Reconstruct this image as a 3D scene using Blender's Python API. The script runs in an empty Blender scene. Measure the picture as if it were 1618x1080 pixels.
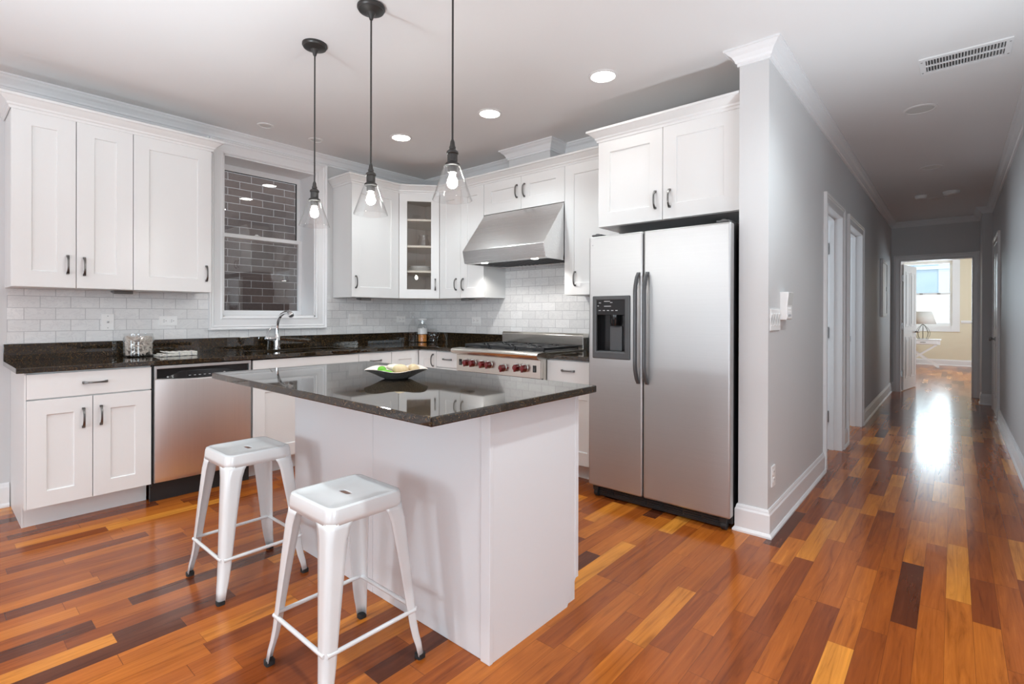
import bpy, bmesh, math, random
from mathutils import Vector, Matrix
random.seed(7)
PI = math.pi
SC = bpy.context.scene
COL = SC.collection

# ------------------------------------------------------------------ camera
cd = bpy.data.cameras.new('camera'); cam = bpy.data.objects.new('camera', cd); COL.objects.link(cam)
F_PX, YAW, PITCH, ROLL, CYP, CAMH = 808.6, 0.7122, -0.0016, 0.0027, 498.28, 1.2133
cd.sensor_fit = 'HORIZONTAL'; cd.sensor_width = 36.0
cd.lens = 36.0 * F_PX / 1618.0
cd.shift_x = 0.0; cd.shift_y = (CYP - 540.0) / 1618.0
cd.clip_start = 0.05; cd.clip_end = 200
_f = Vector((-math.sin(YAW) * math.cos(PITCH), math.cos(YAW) * math.cos(PITCH), math.sin(PITCH)))
_r0 = Vector((math.cos(YAW), math.sin(YAW), 0)); _u0 = _r0.cross(_f)
_r = _r0 * math.cos(ROLL) + _u0 * math.sin(ROLL); _u = -_r0 * math.sin(ROLL) + _u0 * math.cos(ROLL)
_m = Matrix((( _r.x, _u.x, -_f.x, 0), (_r.y, _u.y, -_f.y, 0), (_r.z, _u.z, -_f.z, CAMH), (0, 0, 0, 1)))
cam.matrix_world = _m
SC.camera = cam

# ------------------------------------------------------------------ exposure and world
SC.view_settings.view_transform = 'Standard'; SC.view_settings.look = 'None'
SC.view_settings.gamma = 1.0; SC.view_settings.exposure = 0.38
SC.view_settings.use_curve_mapping = False
SC.cycles.use_denoising = True
SC.cycles.max_bounces = 10; SC.cycles.diffuse_bounces = 5; SC.cycles.glossy_bounces = 5
SC.cycles.transparent_max_bounces = 16; SC.cycles.transmission_bounces = 8
SC.cycles.caustics_reflective = False; SC.cycles.caustics_refractive = False
SC.cycles.sample_clamp_indirect = 4.0
W = bpy.data.worlds.new('world'); SC.world = W; W.use_nodes = True
W.node_tree.nodes['Background'].inputs[0].default_value = (0.78, 0.88, 1.0, 1)
W.node_tree.nodes['Background'].inputs[1].default_value = 2.2

# ------------------------------------------------------------------ room numbers
ZC = 2.705                     # ceiling
XW, YW = -4.51, 3.73           # sink wall, range wall
XH, YE = -0.768, 3.034         # hall left wall, end of the dividing wall
XHL = -0.922                   # dividing wall, fridge side
XR, YF = 0.40, 10.25           # hall right wall, hall far wall
YB, XL2 = -4.6, 3.2            # living end behind the camera
YBED = 16.4

def area(name, loc, rot, sx, sy, power, color=(1, 1, 1), spread=PI):
    d = bpy.data.lights.new(name, 'AREA'); d.shape = 'RECTANGLE'; d.size = sx; d.size_y = sy
    d.energy = power; d.color = color; d.spread = spread
    o = bpy.data.objects.new(name, d); o.location = loc; o.rotation_euler = rot; COL.objects.link(o); return o

DAY = (0.76, 0.90, 1.0)
WARM = (1.0, 0.90, 0.80)
# daylight through the living room windows behind the camera, and the bedroom window
area('daylight_living_window_a', (-2.25, YB - 0.12, 1.35), (PI / 2, 0, 0), 1.2, 1.7, 26, DAY)
area('daylight_living_window_b', (0.9, YB - 0.12, 1.35), (PI / 2, 0, 0), 1.8, 1.7, 45, DAY)
area('daylight_side_window', (XL2 + 0.12, -1.2, 1.45), (PI / 2, 0, PI / 2), 1.8, 1.7, 62, DAY)
for bx_, by_, be_ in ((-2.3, 0.1, 112), (0.12, 2.45, 88)):    # unseen upward fill spots, added to brighten the kitchen and hall ceilings
    fl = bpy.data.lights.new('ceiling_fill_spot', 'SPOT'); fl.energy = be_; fl.spot_size = math.radians(128); fl.spot_blend = 1.0; fl.shadow_soft_size = 0.12; fl.color = (0.77, 0.91, 1.0)
    fo = bpy.data.objects.new('ceiling_fill_spot', fl); fo.location = (bx_, by_, 0.75); fo.rotation_euler = (PI, 0, 0); COL.objects.link(fo)
st_ = bpy.data.lights.new('strobe_flash', 'POINT'); st_.energy = 36; st_.shadow_soft_size = 0.07; st_.color = (0.86, 0.94, 1.0)
so_ = bpy.data.objects.new('strobe_flash', st_); so_.location = (-2.2, -2.6, 1.02); COL.objects.link(so_)
area('daylight_room_window_a', (-2.24, 4.85, 1.5), (PI / 2, 0, -PI / 2), 0.9, 1.3, 12, DAY)
area('daylight_room_window_b', (-2.24, 6.5, 1.5), (PI / 2, 0, -PI / 2), 1.2, 1.3, 15, DAY)
area('daylight_bedroom_window', (-0.45, YBED + 0.35, 1.85), (-PI / 2, 0, 0), 1.0, 1.6, 42, DAY)
area('daylight_bedroom_side', (1.95, 13.6, 1.6), (PI / 2, 0, PI / 2), 1.6, 1.6, 62, DAY)

# ------------------------------------------------------------------ material helpers
MATS = {}
def mat(name, col=(0.8, 0.8, 0.8), rough=0.5, metal=0.0, spec=0.5, coat=0.0, coat_rough=0.05, emit=None, estr=0.0):
    m = bpy.data.materials.new(name); m.use_nodes = True
    b = m.node_tree.nodes['Principled BSDF']
    b.inputs['Base Color'].default_value = (*col, 1); b.inputs['Roughness'].default_value = rough
    b.inputs['Metallic'].default_value = metal; b.inputs['Specular IOR Level'].default_value = spec
    b.inputs['Coat Weight'].default_value = coat; b.inputs['Coat Roughness'].default_value = coat_rough
    if emit:
        b.inputs['Emission Color'].default_value = (*emit, 1); b.inputs['Emission Strength'].default_value = estr
    MATS[name] = m; return m
def N(m, t, **kw):
    n = m.node_tree.nodes.new(t)
    for k, v in kw.items():
        if k.startswith('i_'):
            n.inputs[k[2:].replace('_', ' ')].default_value = v
        else: setattr(n, k, v)
    return n
def L(m, a, b): m.node_tree.links.new(a, b)
def BS(m): return m.node_tree.nodes['Principled BSDF']
def coords(m, kind='Object'):
    return N(m, 'ShaderNodeTexCoord').outputs[kind]
def worldpos(m): return N(m, 'ShaderNodeNewGeometry').outputs['Position']
def mathn(m, op, a, b=None, c=None):
    n = N(m, 'ShaderNodeMath', operation=op)
    for i, v in enumerate((a, b, c)):
        if v is None: continue
        if isinstance(v, (int, float)): n.inputs[i].default_value = v
        else: L(m, v, n.inputs[i])
    return n.outputs[0]
def ramp(m, fac, stops, interp='LINEAR'):
    r = N(m, 'ShaderNodeValToRGB'); e = r.color_ramp.elements; r.color_ramp.interpolation = interp
    while len(e) < len(stops): e.new(0.5)
    for i, (p, c) in enumerate(stops):
        e[i].position = p; e[i].color = (*c, 1)
    L(m, fac, r.inputs[0]); return r.outputs[0]
def bump(m, height, strength=0.1, dist=0.01):
    b = N(m, 'ShaderNodeBump'); b.inputs['Strength'].default_value = strength; b.inputs['Distance'].default_value = dist
    L(m, height, b.inputs['Height']); L(m, b.outputs[0], BS(m).inputs['Normal']); return b
def noise(m, vec, scale, detail=3, rough=0.5):
    n = N(m, 'ShaderNodeTexNoise'); n.inputs['Scale'].default_value = scale; n.inputs['Detail'].default_value = detail
    n.inputs['Roughness'].default_value = rough
    if vec is not None: L(m, vec, n.inputs['Vector'])
    return n
def mapping(m, vec, scale=(1, 1, 1), loc=(0, 0, 0)):
    n = N(m, 'ShaderNodeMapping'); n.inputs['Scale'].default_value = scale; n.inputs['Location'].default_value = loc
    L(m, vec, n.inputs['Vector']); return n.outputs[0]
def mixc(m, fac, a, b, blend='MIX'):
    n = N(m, 'ShaderNodeMix', data_type='RGBA', blend_type=blend)
    for i, v in ((0, fac), (6, a), (7, b)):
        if isinstance(v, (int, float)): n.inputs[i].default_value = v
        elif isinstance(v, tuple): n.inputs[i].default_value = (*v, 1)
        else: L(m, v, n.inputs[i])
    return n.outputs[2]

def paint(name, col, rough=0.6, bs=0.02, scale=220, **kw):
    m = mat(name, col, rough, **kw)
    n = noise(m, worldpos(m), scale, 2); bump(m, n.outputs[0], bs, 0.002)
    v = noise(m, worldpos(m), 1.3, 2)
    L(m, mixc(m, v.outputs[0], tuple(c * 0.985 for c in col), tuple(min(1, c * 1.015) for c in col)), BS(m).inputs['Base Color'])
    return m
M_wall = paint('wall_paint', (0.66, 0.66, 0.66), 0.55)
M_bedwall = paint('cream_wall_paint', (0.80, 0.72, 0.55), 0.6)
M_ceil = paint('ceiling_paint', (0.80, 0.79, 0.785), 0.7)
M_trim = paint('trim_paint', (0.83, 0.83, 0.835), 0.32, 0.01)
M_cab = paint('cabinet_paint', (0.82, 0.82, 0.81), 0.35, 0.01)
M_isl = paint('island_paint', (0.765, 0.775, 0.79), 0.33, 0.01)
M_inner = paint('cabinet_interior', (0.78, 0.71, 0.64), 0.5)
M_shelf = paint('shelf_edge', (0.80, 0.74, 0.64), 0.5)
M_gap = mat('dark_gap', (0.02, 0.02, 0.02), 0.8)
M_plate = mat('white_plastic', (0.91, 0.91, 0.90), 0.35)
M_steelwhite = mat('white_enamel_steel', (0.76, 0.77, 0.77), 0.22, 0.0, 0.5, 0.4, 0.1)
M_rubber = mat('black_rubber', (0.02, 0.02, 0.02), 0.7)
M_pewter = mat('dark_pewter', (0.20, 0.195, 0.19), 0.32, 1.0)
M_bronze = mat('antique_nickel', (0.055, 0.053, 0.051), 0.38, 0.6)
M_chrome = mat('chrome', (0.86, 0.87, 0.88), 0.06, 1.0)
M_black = mat('black_gloss', (0.012, 0.012, 0.013), 0.12)
M_blackm = mat('black_satin', (0.02, 0.02, 0.021), 0.4)
M_iron = mat('cast_iron', (0.025, 0.026, 0.028), 0.38)
M_charcoal = mat('charcoal_plastic', (0.085, 0.087, 0.09), 0.35)
M_red = mat('red_knob', (0.17, 0.005, 0.008), 0.16, 0, 0.5, 0.5)
M_marks = mat('panel_marks', (0.45, 0.46, 0.47), 0.4)
M_porcelain = mat('white_porcelain', (0.86, 0.85, 0.83), 0.15)
M_hinge = mat('satin_nickel_hinge', (0.42, 0.42, 0.42), 0.35, 1.0)
M_door = paint('door_paint', (0.82, 0.83, 0.85), 0.35, 0.01)
M_shade = mat('linen_shade', (0.72, 0.70, 0.66), 0.8)
M_bulb = mat('lit_bulb', (1, 1, 1), 0.3, emit=(0.95, 0.96, 0.93), estr=330)
M_lens = mat('lit_lens', (1, 1, 1), 0.3, emit=(1.0, 0.96, 0.90), estr=22)
M_unlit = paint('unlit_lens', (0.62, 0.62, 0.60), 0.4)
M_hoodlamp = mat('lit_hood_lamp', (1, 1, 1), 0.3, emit=(1.0, 0.95, 0.86), estr=12)

def steel(name, axis, col=(0.56, 0.56, 0.56), rough=0.47):
    """brushed steel; axis = direction of the brush strokes"""
    m = mat(name, col, rough, 1.0)
    sc = {'x': (1.5, 260, 260), 'y': (260, 1.5, 260), 'z': (260, 260, 1.5)}[axis]
    n = noise(m, mapping(m, coords(m), sc), 1.0, 3, 0.6)
    L(m, mathn(m, 'MULTIPLY_ADD', n.outputs[0], 0.03, rough - 0.015), BS(m).inputs['Roughness'])
    L(m, ramp(m, n.outputs[0], [(0.3, tuple(c * 0.975 for c in col)), (0.7, tuple(min(1, c * 1.02) for c in col))]), BS(m).inputs['Base Color'])
    return m
M_steel_x = steel('brushed_steel_horizontal', 'x')
M_steel_z = steel('brushed_steel_vertical', 'z', (0.86, 0.85, 0.84), 0.38)
M_steel_hood = steel('brushed_steel_hood', 'x', (0.87, 0.87, 0.865), 0.27)
M_steel_r = steel('brushed_steel_range', 'x', (0.72, 0.69, 0.64), 0.26)
M_sink = steel('sink_steel', 'y', (0.45, 0.45, 0.46), 0.3)

def granite(name):
    m = mat(name, (0.02, 0.016, 0.012), 0.035, 0, 0.5)
    p = worldpos(m)
    v = N(m, 'ShaderNodeTexVoronoi'); v.inputs['Scale'].default_value = 330; L(m, p, v.inputs['Vector'])
    n1 = noise(m, p, 55, 4, 0.65); n2 = noise(m, p, 7, 3)
    sp = mathn(m, 'MULTIPLY', N(m, 'ShaderNodeSeparateColor').outputs[0], 1)
    s = N(m, 'ShaderNodeSeparateColor'); L(m, v.outputs['Color'], s.inputs[0])
    f = mathn(m, 'ADD', mathn(m, 'MULTIPLY', s.outputs[0], 0.55), mathn(m, 'MULTIPLY', n1.outputs[0], 0.5))
    f = mathn(m, 'ADD', f, mathn(m, 'MULTIPLY_ADD', n2.outputs[0], 0.08, -0.04))
    c = ramp(m, f, [(0.0, (0.004, 0.004, 0.004)), (0.52, (0.010, 0.008, 0.006)), (0.70, (0.034, 0.022, 0.010)), (0.82, (0.15, 0.088, 0.032)), (0.94, (0.27, 0.19, 0.11))])
    L(m, c, BS(m).inputs['Base Color']); BS(m).inputs['IOR'].default_value = 1.75
    return m
M_granite = granite('brown_granite')

def floor_mat():
    m = mat('cherry_plank_floor', (0.3, 0.1, 0.04), 0.18)
    sep = N(m, 'ShaderNodeSeparateXYZ'); L(m, worldpos(m), sep.inputs[0])
    x, y = sep.outputs[0], sep.outputs[1]
    PWD = 0.0826
    rx = mathn(m, 'DIVIDE', mathn(m, 'ADD', x, 20.012), PWD)
    row = mathn(m, 'FLOOR', rx); fx = mathn(m, 'FRACT', rx)
    wn = N(m, 'ShaderNodeTexWhiteNoise', noise_dimensions='1D'); L(m, row, wn.inputs['W'])
    # strip lengths differ from row to row and along the row
    yy = mathn(m, 'ADD', mathn(m, 'DIVIDE', y, mathn(m, 'MULTIPLY_ADD', wn.outputs[0], 0.30, 0.40)), mathn(m, 'MULTIPLY', row, 37.17))
    vo = N(m, 'ShaderNodeTexVoronoi', voronoi_dimensions='1D'); vo.inputs['Scale'].default_value = 1.0; L(m, yy, vo.inputs['W'])
    ve = N(m, 'ShaderNodeTexVoronoi', voronoi_dimensions='1D', feature='DISTANCE_TO_EDGE'); ve.inputs['Scale'].default_value = 1.0; L(m, yy, ve.inputs['W'])
    sc = N(m, 'ShaderNodeSeparateColor'); L(m, vo.outputs['Color'], sc.inputs[0])
    rnd, rnd2 = sc.outputs[0], sc.outputs[1]
    base = ramp(m, rnd, [(0.000, (0.100, 0.025, 0.009)), (0.060, (0.106, 0.027, 0.011)), (0.090, (0.224, 0.050, 0.011)), (0.300, (0.319, 0.076, 0.012)),
                         (0.550, (0.413, 0.106, 0.014)), (0.800, (0.507, 0.144, 0.018)), (0.900, (0.625, 0.206, 0.026)), (1.000, (0.743, 0.289, 0.040))])
    gv = N(m, 'ShaderNodeCombineXYZ')
    L(m, mathn(m, 'MULTIPLY_ADD', rnd2, 19.0, mathn(m, 'MULTIPLY', x, 34.0)), gv.inputs[0]); L(m, mathn(m, 'MULTIPLY', y, 2.1), gv.inputs[1]); L(m, mathn(m, 'MULTIPLY', rnd, 31.0), gv.inputs[2])
    g = noise(m, gv.outputs[0], 1.0, 5, 0.62); g.inputs['Distortion'].default_value = 1.1
    g2 = noise(m, mapping(m, gv.outputs[0], (6, 1.2, 1)), 1.0, 2)
    gr = ramp(m, g.outputs[0], [(0.27, (0.42, 0.35, 0.30)), (0.44, (0.88, 0.85, 0.82)), (0.58, (1.05, 1.05, 1.05)), (0.74, (1.35, 1.45, 1.5))])
    c = mixc(m, 0.85, base, gr, 'MULTIPLY')
    c = mixc(m, mathn(m, 'MULTIPLY', g2.outputs[0], 0.25), c, (0.10, 0.03, 0.01))
    ex = mathn(m, 'MINIMUM', fx, mathn(m, 'SUBTRACT', 1.0, fx))
    gap = mathn(m, 'MAXIMUM', mathn(m, 'LESS_THAN', ex, 0.009), mathn(m, 'LESS_THAN', ve.outputs['Distance'], 0.0018))
    c = mixc(m, mathn(m, 'MULTIPLY', gap, 0.55), c, (0.05, 0.016, 0.007))
    L(m, c, BS(m).inputs['Base Color'])
    w = noise(m, worldpos(m), 9, 3)
    L(m, mathn(m, 'MULTIPLY_ADD', w.outputs[0], 0.10, 0.13), BS(m).inputs['Roughness'])
    bw = noise(m, mapping(m, worldpos(m), (14, 3, 1)), 1.0, 2)
    h = bw.outputs[0]
    bump(m, h, 0.04, 0.0015)
    BS(m).inputs['Specular IOR Level'].default_value = 0.34
    return m
M_floor = floor_mat()

def tile_mat(name, axis):
    m = mat(name, (0.75, 0.75, 0.75), 0.2)
    sep = N(m, 'ShaderNodeSeparateXYZ'); L(m, worldpos(m), sep.inputs[0])
    cb = N(m, 'ShaderNodeCombineXYZ')
    L(m, mathn(m, 'ADD', sep.outputs[0 if axis == 'x' else 1], 10.043), cb.inputs[0]); L(m, mathn(m, 'ADD', sep.outputs[2], -1.0205 + 0.0765 * 20), cb.inputs[1])
    b = N(m, 'ShaderNodeTexBrick', offset=0.5, squash=1.0)
    b.inputs['Scale'].default_value = 1.0; b.inputs['Brick Width'].default_value = 0.153; b.inputs['Row Height'].default_value = 0.0765
    b.inputs['Mortar Size'].default_value = 0.0020; b.inputs['Mortar Smooth'].default_value = 0.2; b.inputs['Bias'].default_value = 0.0
    b.inputs['Color1'].default_value = (0.0, 0, 0, 1); b.inputs['Color2'].default_value = (1, 1, 1, 1); b.inputs['Mortar'].default_value = (0.5, 0.5, 0.5, 1)
    L(m, cb.outputs[0], b.inputs['Vector'])
    tone = ramp(m, b.outputs['Color'], [(0.0, (0.77, 0.77, 0.765)), (0.5, (0.82, 0.82, 0.815)), (1.0, (0.865, 0.865, 0.86))])
    # grey veins, turned differently on every tile
    off = N(m, 'ShaderNodeVectorMath', operation='MULTIPLY_ADD'); L(m, b.outputs['Color'], off.inputs[0]); off.inputs[1].default_value = (17, 23, 31); L(m, worldpos(m), off.inputs[2])
    v = noise(m, mapping(m, off.outputs[0], (1, 1, 2.2)), 9, 5, 0.6); v.inputs['Distortion'].default_value = 1.2
    vein = ramp(m, v.outputs[0], [(0.44, (1, 1, 1)), (0.495, (0.86, 0.86, 0.87)), (0.52, (0.99, 0.99, 0.99)), (0.72, (0.90, 0.90, 0.91))])
    c = mixc(m, 0.8, tone, vein, 'MULTIPLY')
    c = mixc(m, b.outputs['Fac'], c, (0.52, 0.52, 0.525))
    L(m, c, BS(m).inputs['Base Color'])
    bump(m, mathn(m, 'SUBTRACT', 1.0, b.outputs['Fac']), 0.25, 0.002)
    return m
M_tile_y = tile_mat('marble_tile_sink_wall', 'y')
M_tile_x = tile_mat('marble_tile_range_wall', 'x')

def brick_mat(name, axis, c1, c2, mortar, bw, rh, ms=0.011, off=0.0):
    m = mat(name, c1, 0.85)
    sep = N(m, 'ShaderNodeSeparateXYZ'); L(m, worldpos(m), sep.inputs[0])
    cb = N(m, 'ShaderNodeCombineXYZ')
    L(m, mathn(m, 'ADD', sep.outputs[0 if axis == 'x' else 1], 10 + off), cb.inputs[0]); L(m, mathn(m, 'ADD', sep.outputs[2], 10.0), cb.inputs[1])
    b = N(m, 'ShaderNodeTexBrick', offset=0.5)
    b.inputs['Scale'].default_value = 1.0; b.inputs['Brick Width'].default_value = bw; b.inputs['Row Height'].default_value = rh
    b.inputs['Mortar Size'].default_value = ms; b.inputs['Mortar Smooth'].default_value = 0.3
    b.inputs['Color1'].default_value = (*c1, 1); b.inputs['Color2'].default_value = (*c2, 1); b.inputs['Mortar'].default_value = (*mortar, 1)
    nd = noise(m, cb.outputs[0], 3.5, 2)
    dv = N(m, 'ShaderNodeVectorMath', operation='MULTIPLY_ADD'); L(m, nd.outputs['Color'], dv.inputs[0]); dv.inputs[1].default_value = (0.012, 0.012, 0); L(m, cb.outputs[0], dv.inputs[2])
    L(m, dv.outputs[0], b.inputs['Vector'])
    n = noise(m, worldpos(m), 30, 4)
    L(m, mixc(m, 0.5, b.outputs['Color'], ramp(m, n.outputs[0], [(0.3, (0.75, 0.75, 0.75)), (0.7, (1.15, 1.15, 1.15))]), 'MULTIPLY'), BS(m).inputs['Base Color'])
    bump(m, mathn(m, 'SUBTRACT', 1.0, b.outputs['Fac']), 0.5, 0.01)
    return m
M_brick = brick_mat('brown_brick', 'y', (0.115, 0.074, 0.060), (0.072, 0.049, 0.043), (0.36, 0.33, 0.31), 0.262, 0.088, 0.0036)
M_palebrick = brick_mat('pale_brick', 'x', (0.80, 0.78, 0.74), (0.72, 0.71, 0.68), (0.85, 0.84, 0.82), 0.26, 0.09)
M_blueglass = mat('blue_curtain_glass', (0.36, 0.46, 0.54), 0.15)
M_greypanel = mat('pale_grey_cladding', (0.55, 0.60, 0.65), 0.5)

def glass(name, tint=(1, 1, 1), ior=1.45, base=0.0, rough=0.0):
    """thin sheet glass: clear, with a Fresnel reflection"""
    m = bpy.data.materials.new(name); m.use_nodes = True; nt = m.node_tree; nt.nodes.clear()
    o = nt.nodes.new('ShaderNodeOutputMaterial'); mx = nt.nodes.new('ShaderNodeMixShader')
    t = nt.nodes.new('ShaderNodeBsdfTransparent'); t.inputs[0].default_value = (*tint, 1)
    g = nt.nodes.new('ShaderNodeBsdfGlossy'); g.inputs['Roughness'].default_value = rough
    fr = nt.nodes.new('ShaderNodeFresnel')
    ge = nt.nodes.new('ShaderNodeNewGeometry'); iv = nt.nodes.new('ShaderNodeMath'); iv.operation = 'MULTIPLY_ADD'
    iv.inputs[1].default_value = 1.0 / ior - ior; iv.inputs[2].default_value = ior
    nt.links.new(ge.outputs['Backfacing'], iv.inputs[0]); nt.links.new(iv.outputs[0], fr.inputs[0])
    add = nt.nodes.new('ShaderNodeMath'); add.operation = 'ADD'; add.inputs[1].default_value = base; add.use_clamp = True
    nt.links.new(fr.outputs[0], add.inputs[0]); nt.links.new(add.outputs[0], mx.inputs[0])
    nt.links.new(t.outputs[0], mx.inputs[1]); nt.links.new(g.outputs[0], mx.inputs[2]); nt.links.new(mx.outputs[0], o.inputs[0])
    return m
M_glass = glass('clear_glass', (0.985, 0.988, 0.988), 1.5, 0.03)
M_pane = glass('window_glass', (0.97, 0.985, 0.98), 1.5, 0.03)
M_cabglass = glass('cabinet_door_glass', (0.97, 0.965, 0.96), 1.5, 0.01)

# ------------------------------------------------------------------ mesh helpers
class MB:
    def __init__(s): s.bm = bmesh.new()
    def box(s, x0, x1, y0, y1, z0, z1):
        v = [s.bm.verts.new((x, y, z)) for x in (x0, x1) for y in (y0, y1) for z in (z0, z1)]
        for f in ((0, 1, 3, 2), (4, 6, 7, 5), (0, 4, 5, 1), (2, 3, 7, 6), (0, 2, 6, 4), (1, 5, 7, 3)):
            s.bm.faces.new([v[i] for i in f])
        return s
    def loft(s, rings, closed=True, cap=True):
        R = [[s.bm.verts.new(p) for p in r] for r in rings]
        n = len(R[0])
        for a, b in zip(R, R[1:]):
            for i in range(n if closed else n - 1):
                j = (i + 1) % n
                s.bm.faces.new((a[i], a[j], b[j], b[i]))
        if cap and closed:
            s.bm.faces.new(R[0][::-1]); s.bm.faces.new(R[-1])
        return s
    def lathe(s, prof, seg=32, c=(0, 0, 0), cap=False):
        rings = [[(c[0] + r * math.cos(2 * PI * k / seg), c[1] + r * math.sin(2 * PI * k / seg), c[2] + z) for k in range(seg)] for r, z in prof]
        return s.loft(rings, True, cap)
    def disc(s, r, z, seg=32, c=(0, 0)):
        s.bm.faces.new([s.bm.verts.new((c[0] + r * math.cos(2 * PI * k / seg), c[1] + r * math.sin(2 * PI * k / seg), z)) for k in range(seg)]); return s
    def tube(s, pts, r, seg=10, cap=True):
        pts = [Vector(p) for p in pts]; rr = r if isinstance(r, (list, tuple)) else [r] * len(pts)
        rings = []; up = None
        for i, p in enumerate(pts):
            t = (pts[min(i + 1, len(pts) - 1)] - pts[max(i - 1, 0)]).normalized()
            if up is None: up = t.orthogonal().normalized()
            up = (up - t * up.dot(t)).normalized(); sd = t.cross(up)
            rings.append([p + (up * math.cos(2 * PI * k / seg) + sd * math.sin(2 * PI * k / seg)) * rr[i] for k in range(seg)])
        return s.loft(rings, True, cap)
    def prism(s, poly, axis, a, b):
        def P(u, v, w):
            return {'x': (w, u, v), 'y': (u, w, v), 'z': (u, v, w)}[axis]
        return s.loft([[P(u, v, a) for u, v in poly], [P(u, v, b) for u, v in poly]])
    def grid(s, us, vs, holes, w0, w1, plane='xz'):
        """slab with rectangular holes: us, vs = outer range; holes = (u0,u1,v0,v1)"""
        U = sorted({*us, *[h[0] for h in holes], *[h[1] for h in holes]}); V = sorted({*vs, *[h[2] for h in holes], *[h[3] for h in holes]})
        U = [u for u in U if us[0] <= u <= us[1]]; V = [v for v in V if vs[0] <= v <= vs[1]]
        def P(u, v, w): return {'xz': (u, w, v), 'yz': (w, u, v), 'xy': (u, v, w)}[plane]
        vt = {}
        def G(i, j, k):
            if (i, j, k) not in vt: vt[i, j, k] = s.bm.verts.new(P(U[i], V[j], (w0, w1)[k]))
            return vt[i, j, k]
        def full(i, j):
            if not (0 <= i < len(U) - 1 and 0 <= j < len(V) - 1): return False
            cu, cv = (U[i] + U[i + 1]) / 2, (V[j] + V[j + 1]) / 2
            return not any(h[0] < cu < h[1] and h[2] < cv < h[3] for h in holes)
        for i in range(len(U) - 1):
            for j in range(len(V) - 1):
                if not full(i, j): continue
                s.bm.faces.new((G(i, j, 0), G(i + 1, j, 0), G(i + 1, j + 1, 0), G(i, j + 1, 0)))
                s.bm.faces.new((G(i, j, 1), G(i, j + 1, 1), G(i + 1, j + 1, 1), G(i + 1, j, 1)))
                for (di, dj, a, b) in ((-1, 0, (i, j), (i, j + 1)), (1, 0, (i + 1, j + 1), (i + 1, j)), (0, -1, (i + 1, j), (i, j)), (0, 1, (i, j + 1), (i + 1, j + 1))):
                    if not full(i + di, j + dj): s.bm.faces.new((G(*a, 0), G(*b, 0), G(*b, 1), G(*a, 1)))
        return s
    def sweep(s, path, prof, closed=False):
        """moulding: profile (out, z) carried along an XY path, out = to the right of the path, mitred"""
        P = [Vector((p[0], p[1])) for p in path]; n = len(P); rings = []
        for i in range(n):
            d0 = (P[i] - P[i - 1]).normalized() if (i > 0 or closed) else None
            d1 = (P[(i + 1) % n] - P[i]).normalized() if (i < n - 1 or closed) else None
            if d0 is None: d0 = d1
            if d1 is None: d1 = d0
            n0 = Vector((d0.y, -d0.x)); n1 = Vector((d1.y, -d1.x)); mm = (n0 + n1)
            mm = mm / max(0.2, mm.length_squared) * 2 if mm.length > 1e-6 else n0
            rings.append([(P[i].x + mm.x * o, P[i].y + mm.y * o, z) for o, z in prof])
        if closed: rings.append(rings[0])
        return s.loft(rings, True, not closed)
    def casing(s, u0, u1, v0, v1, prof, P, bottom=True):
        """frame moulding round a rectangle; prof = (outward width, thickness); P(u,v,w) places a point"""
        rings = []
        order = ((0, 0), (0, 1), (1, 1), (1, 0))
        for (a, b) in order:
            r = []
            for w, t in prof:
                u = (u0 - w) if a == 0 else (u1 + w)
                v = (v1 + w) if b == 1 else ((v0 - w) if bottom else v0)
                r.append(P(u, v, t))
            rings.append(r)
        if bottom: rings.append(rings[0])
        return s.loft(rings, True, not bottom)
    def build(s, name, m, parent=None, bevel=0.0, smooth=False, seg=2, subsurf=0, solid=0.0, weld=True):
        bm = s.bm
        if weld: bmesh.ops.remove_doubles(bm, verts=bm.verts, dist=1e-6)
        bmesh.ops.recalc_face_normals(bm, faces=bm.faces)
        me = bpy.data.meshes.new(name); bm.to_mesh(me); bm.free()
        for mm in (m if isinstance(m, (list, tuple)) else [m]): me.materials.append(mm)
        o = bpy.data.objects.new(name, me); COL.objects.link(o)
        if parent is not None: o.parent = parent
        if solid:
            md = o.modifiers.new('thickness', 'SOLIDIFY'); md.thickness = solid; md.offset = 0
        if bevel:
            md = o.modifiers.new('edges', 'BEVEL'); md.width = bevel; md.segments = seg; md.limit_method = 'ANGLE'; md.angle_limit = 0.6
        if subsurf:
            md = o.modifiers.new('smooth', 'SUBSURF'); md.levels = subsurf; md.render_levels = subsurf
        if smooth:
            for p in me.polygons: p.use_smooth = True
            try: me.set_sharp_from_angle(angle=0.7)
            except Exception: pass
        return o

def thing(name, label, cat, loc=(0, 0, 0), rz=0.0, group=None):
    o = bpy.data.objects.new(name, None); COL.objects.link(o); o.location = loc; o.rotation_euler = (0, 0, rz); o.empty_display_size = 0.1
    return tag(o, label, cat, group)
def tag(o, label, cat, group=None):
    o['label'] = label; o['category'] = cat
    if group: o['group'] = group
    return o
def struct(o): o['kind'] = 'structure'; return o
def lab(o, l): o['label'] = l; return o
def dup(root, loc, label, rz=None, group=None):
    r = root.copy(); COL.objects.link(r); r.location = loc; r['label'] = label
    if rz is not None: r.rotation_euler = (0, 0, rz)
    if group: r['group'] = group
    for ch in list(root.children):
        c = ch.copy(); COL.objects.link(c); c.parent = r
        for g in list(ch.children):
            d = g.copy(); COL.objects.link(d); d.parent = c
    return r
RZ_SINK = PI / 2     # local x -> +Y, local depth y -> -X (unit on the sink wall)

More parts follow.
